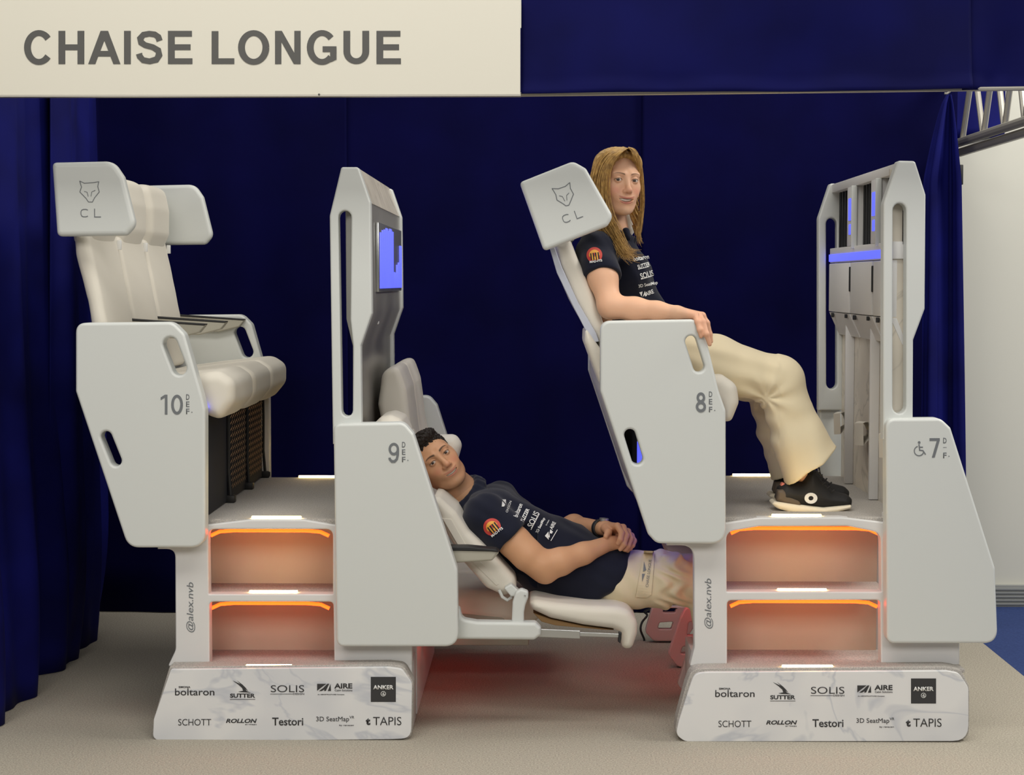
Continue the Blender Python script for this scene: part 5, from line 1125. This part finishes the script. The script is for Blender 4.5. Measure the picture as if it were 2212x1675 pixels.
S.plane(W(1347, 1218, 6.4), [.95, 0, -.31], *bx(1200, 1480, 1100, 1400, 6.0, 6.9), .01); S.plane(W(1306, 1275, 6.4), [.60, 0, -.80], *bx(1200, 1480, 1100, 1400, 6.0, 6.9), .02)
S.cap(hm_.w((0, .02, -.03)), W(1000, 1062, 6.49), .075, .062, .006, 's')
S.warp(wave(1, [(.0026, (.5, .2, -.6), 62, .5), (.0018, (.25, .3, .85), 95, 2.2)]))
na = W(1018, 1082, 6.50) - hm_.w((0, .02, -.05)); na /= np.linalg.norm(na); n1 = np.cross(na, [0, 1, 0]); n1 /= np.linalg.norm(n1); n2 = np.cross(na, n1); nc = W(998, 1068, 6.488)
ring = [nc + n1 * .078 * math.cos(t) + n2 * .082 * math.sin(t) + na * .012 * math.sin(t) for t in np.linspace(0, 2 * math.pi, 19)]
for a, b in zip(ring[:-1], ring[1:]): S.cap(a, b, .013, .013, .006); S.cap(a + na * .018 + (a - nc) * .10, b + na * .018 + (b - nc) * .10, .012, .012, .012)
o, bv = net_object('polo_shirt', [S.net(*bx(920, 1385, 1020, 1330, 6.08, 6.86), .0046)], M_polo, MA)
emblem(o, 1063, 1139, 19, 38, 6.2, bv)
kz = lambda x, y: (1020 + x / 8.375, 1040 + y / 8.375)
def zp(s_, x, y, wd, ht, rt, bold=.02):
    cx, cy = kz(x, y); fit_text('shirt_print', s_, cx - wd / 2, cy - ht / 2, cx + wd / 2, cy + ht / 2, 6.3, M_wht_print, o, bold=bold, rot=rt, proj=bv, lift=.002)
zp('ONSEON', 660, 460, 26, 5, 70, 0); zp('boltaron', 830, 525, 30, 10, 68); zp('SUTTER', 955, 610, 30, 8, 64, .03); zp('SOLIS', 1105, 690, 36, 13, 64, .01); zp('3D SeatMap', 1240, 800, 36, 8, 64); zp('AIRE', 1455, 800, 17, 8, 62, .03)
zp('by renacen', 1365, 750, 13, 4, 62); pass
poly_print('shirt_print', [[kz(*t) for t in q] for q in (((1315, 990), (1380, 910), (1385, 1060)), ((1380, 1010), (1415, 870), (1462, 915), (1440, 950), (1400, 940), (1405, 1020)), ((545, 330), (610, 330), (612, 400), (580, 455), (535, 460), (540, 400)))]
           + stroke_polys([[kz(930, 742), kz(1010, 560)], [kz(1065, 875), kz(1215, 590)], [kz(1425, 1075), kz(1540, 880)]], 1.5), 6.3, M_wht_print, o, bv, .002)
# trousers
S = Soft()
S.chain([W(1290, 1255, 6.40), W(1320, 1256, 6.40)], [.100, .102], .05); S.chain([W(1290, 1255, 6.54), W(1320, 1256, 6.54)], [.10, .102], .05)
S.chain([W(1345, 1253, 6.355), W(1430, 1252, 6.345), W(1532, 1252, 6.34)], [.110, .098, .088], .03); S.chain([W(1325, 1250, 6.59), W(1532, 1246, 6.59)], [.10, .088], .03)
for Yl in (6.34, 6.59): S.chain([W(1532, 1255, Yl), W(1540, 1420, Yl)], [.078, .06], .03)
S.ell(W(1455, 1240, 6.27), (.065, .035, .075), .02)
def cargo(P):
    q = P - W(1455, 1240, 6.25); m = np.clip(1 - np.abs(q[..., 0]) / .075, 0, 1) * (P[..., 1] < 6.36)
    return .008 * m * np.sin(q[..., 0] * 95 + q[..., 2] * 70 + 3 * np.sin(q[..., 2] * 60)) + .0025 * np.sin(P[..., 0] * 70 + P[..., 2] * 60)
S.warp(cargo)
o, bv = net_object('trousers', [S.net(*bx(1225, 1600, 1160, 1490, 6.1, 6.78), .0055)], M_cream, MA)
poly_print('pocket_flap', [[(1391, 1190), (1415, 1191), (1407, 1285), (1397, 1292), (1373, 1291), (1375, 1281)]], 6.25, M_cream, o, bv, .004)
fit_text('trouser_print', 'CHAISE LONGUE', 1371, 1236, 1431, 1242, 6.25, M_ink2, o, rot=83, proj=bv, lift=.0065)
poly_print('trouser_print', [[(1391, 1213), (1396, 1232), (1389, 1236)], [(1387, 1240), (1393, 1240), (1387, 1258)]], 6.25, M_ink2, o, bv, .0065)
# hair
S = Soft()
S.ell(hm_.w((0, .026, .044)), (.080, .097, .083), .02, hm_.R); S.ell(hm_.w((0, -.030, .098)), (.060, .055, .026), .02, hm_.R)
p0 = hm_.w((0, -.086, .080)); nv = hm_.R @ np.array([0, -.078, -.082]); S.plane(p0, nv, k=.004)
for q in (-1, 1): S.plane(hm_.w((q * .056, -.06, .06)), hm_.R @ np.array([q * .75, -.6, -.25]), k=.006)
S.plane(hm_.w((0, .06, -.055)), hm_.R @ np.array([0, .2, -1]), k=.004)
def curls(P):
    q = (P - hm_.c) @ hm_.R; a = .5 + .5 * np.clip(q[..., 2] / .08, 0, 1)
    return a * (.0042 * np.sin(q[..., 0] * 260 + 3 * np.sin(q[..., 1] * 170)) * np.sin(q[..., 1] * 240 + 2 * np.sin(q[..., 2] * 200)) + .0026 * np.sin(q[..., 0] * 560 + q[..., 1] * 310) * np.sin(q[..., 2] * 480))
S.warp(curls); net_object('hair', [biggest(*S.net(hm_.c - .15, hm_.c + .16, .0024))], M_dark_hair, MA)
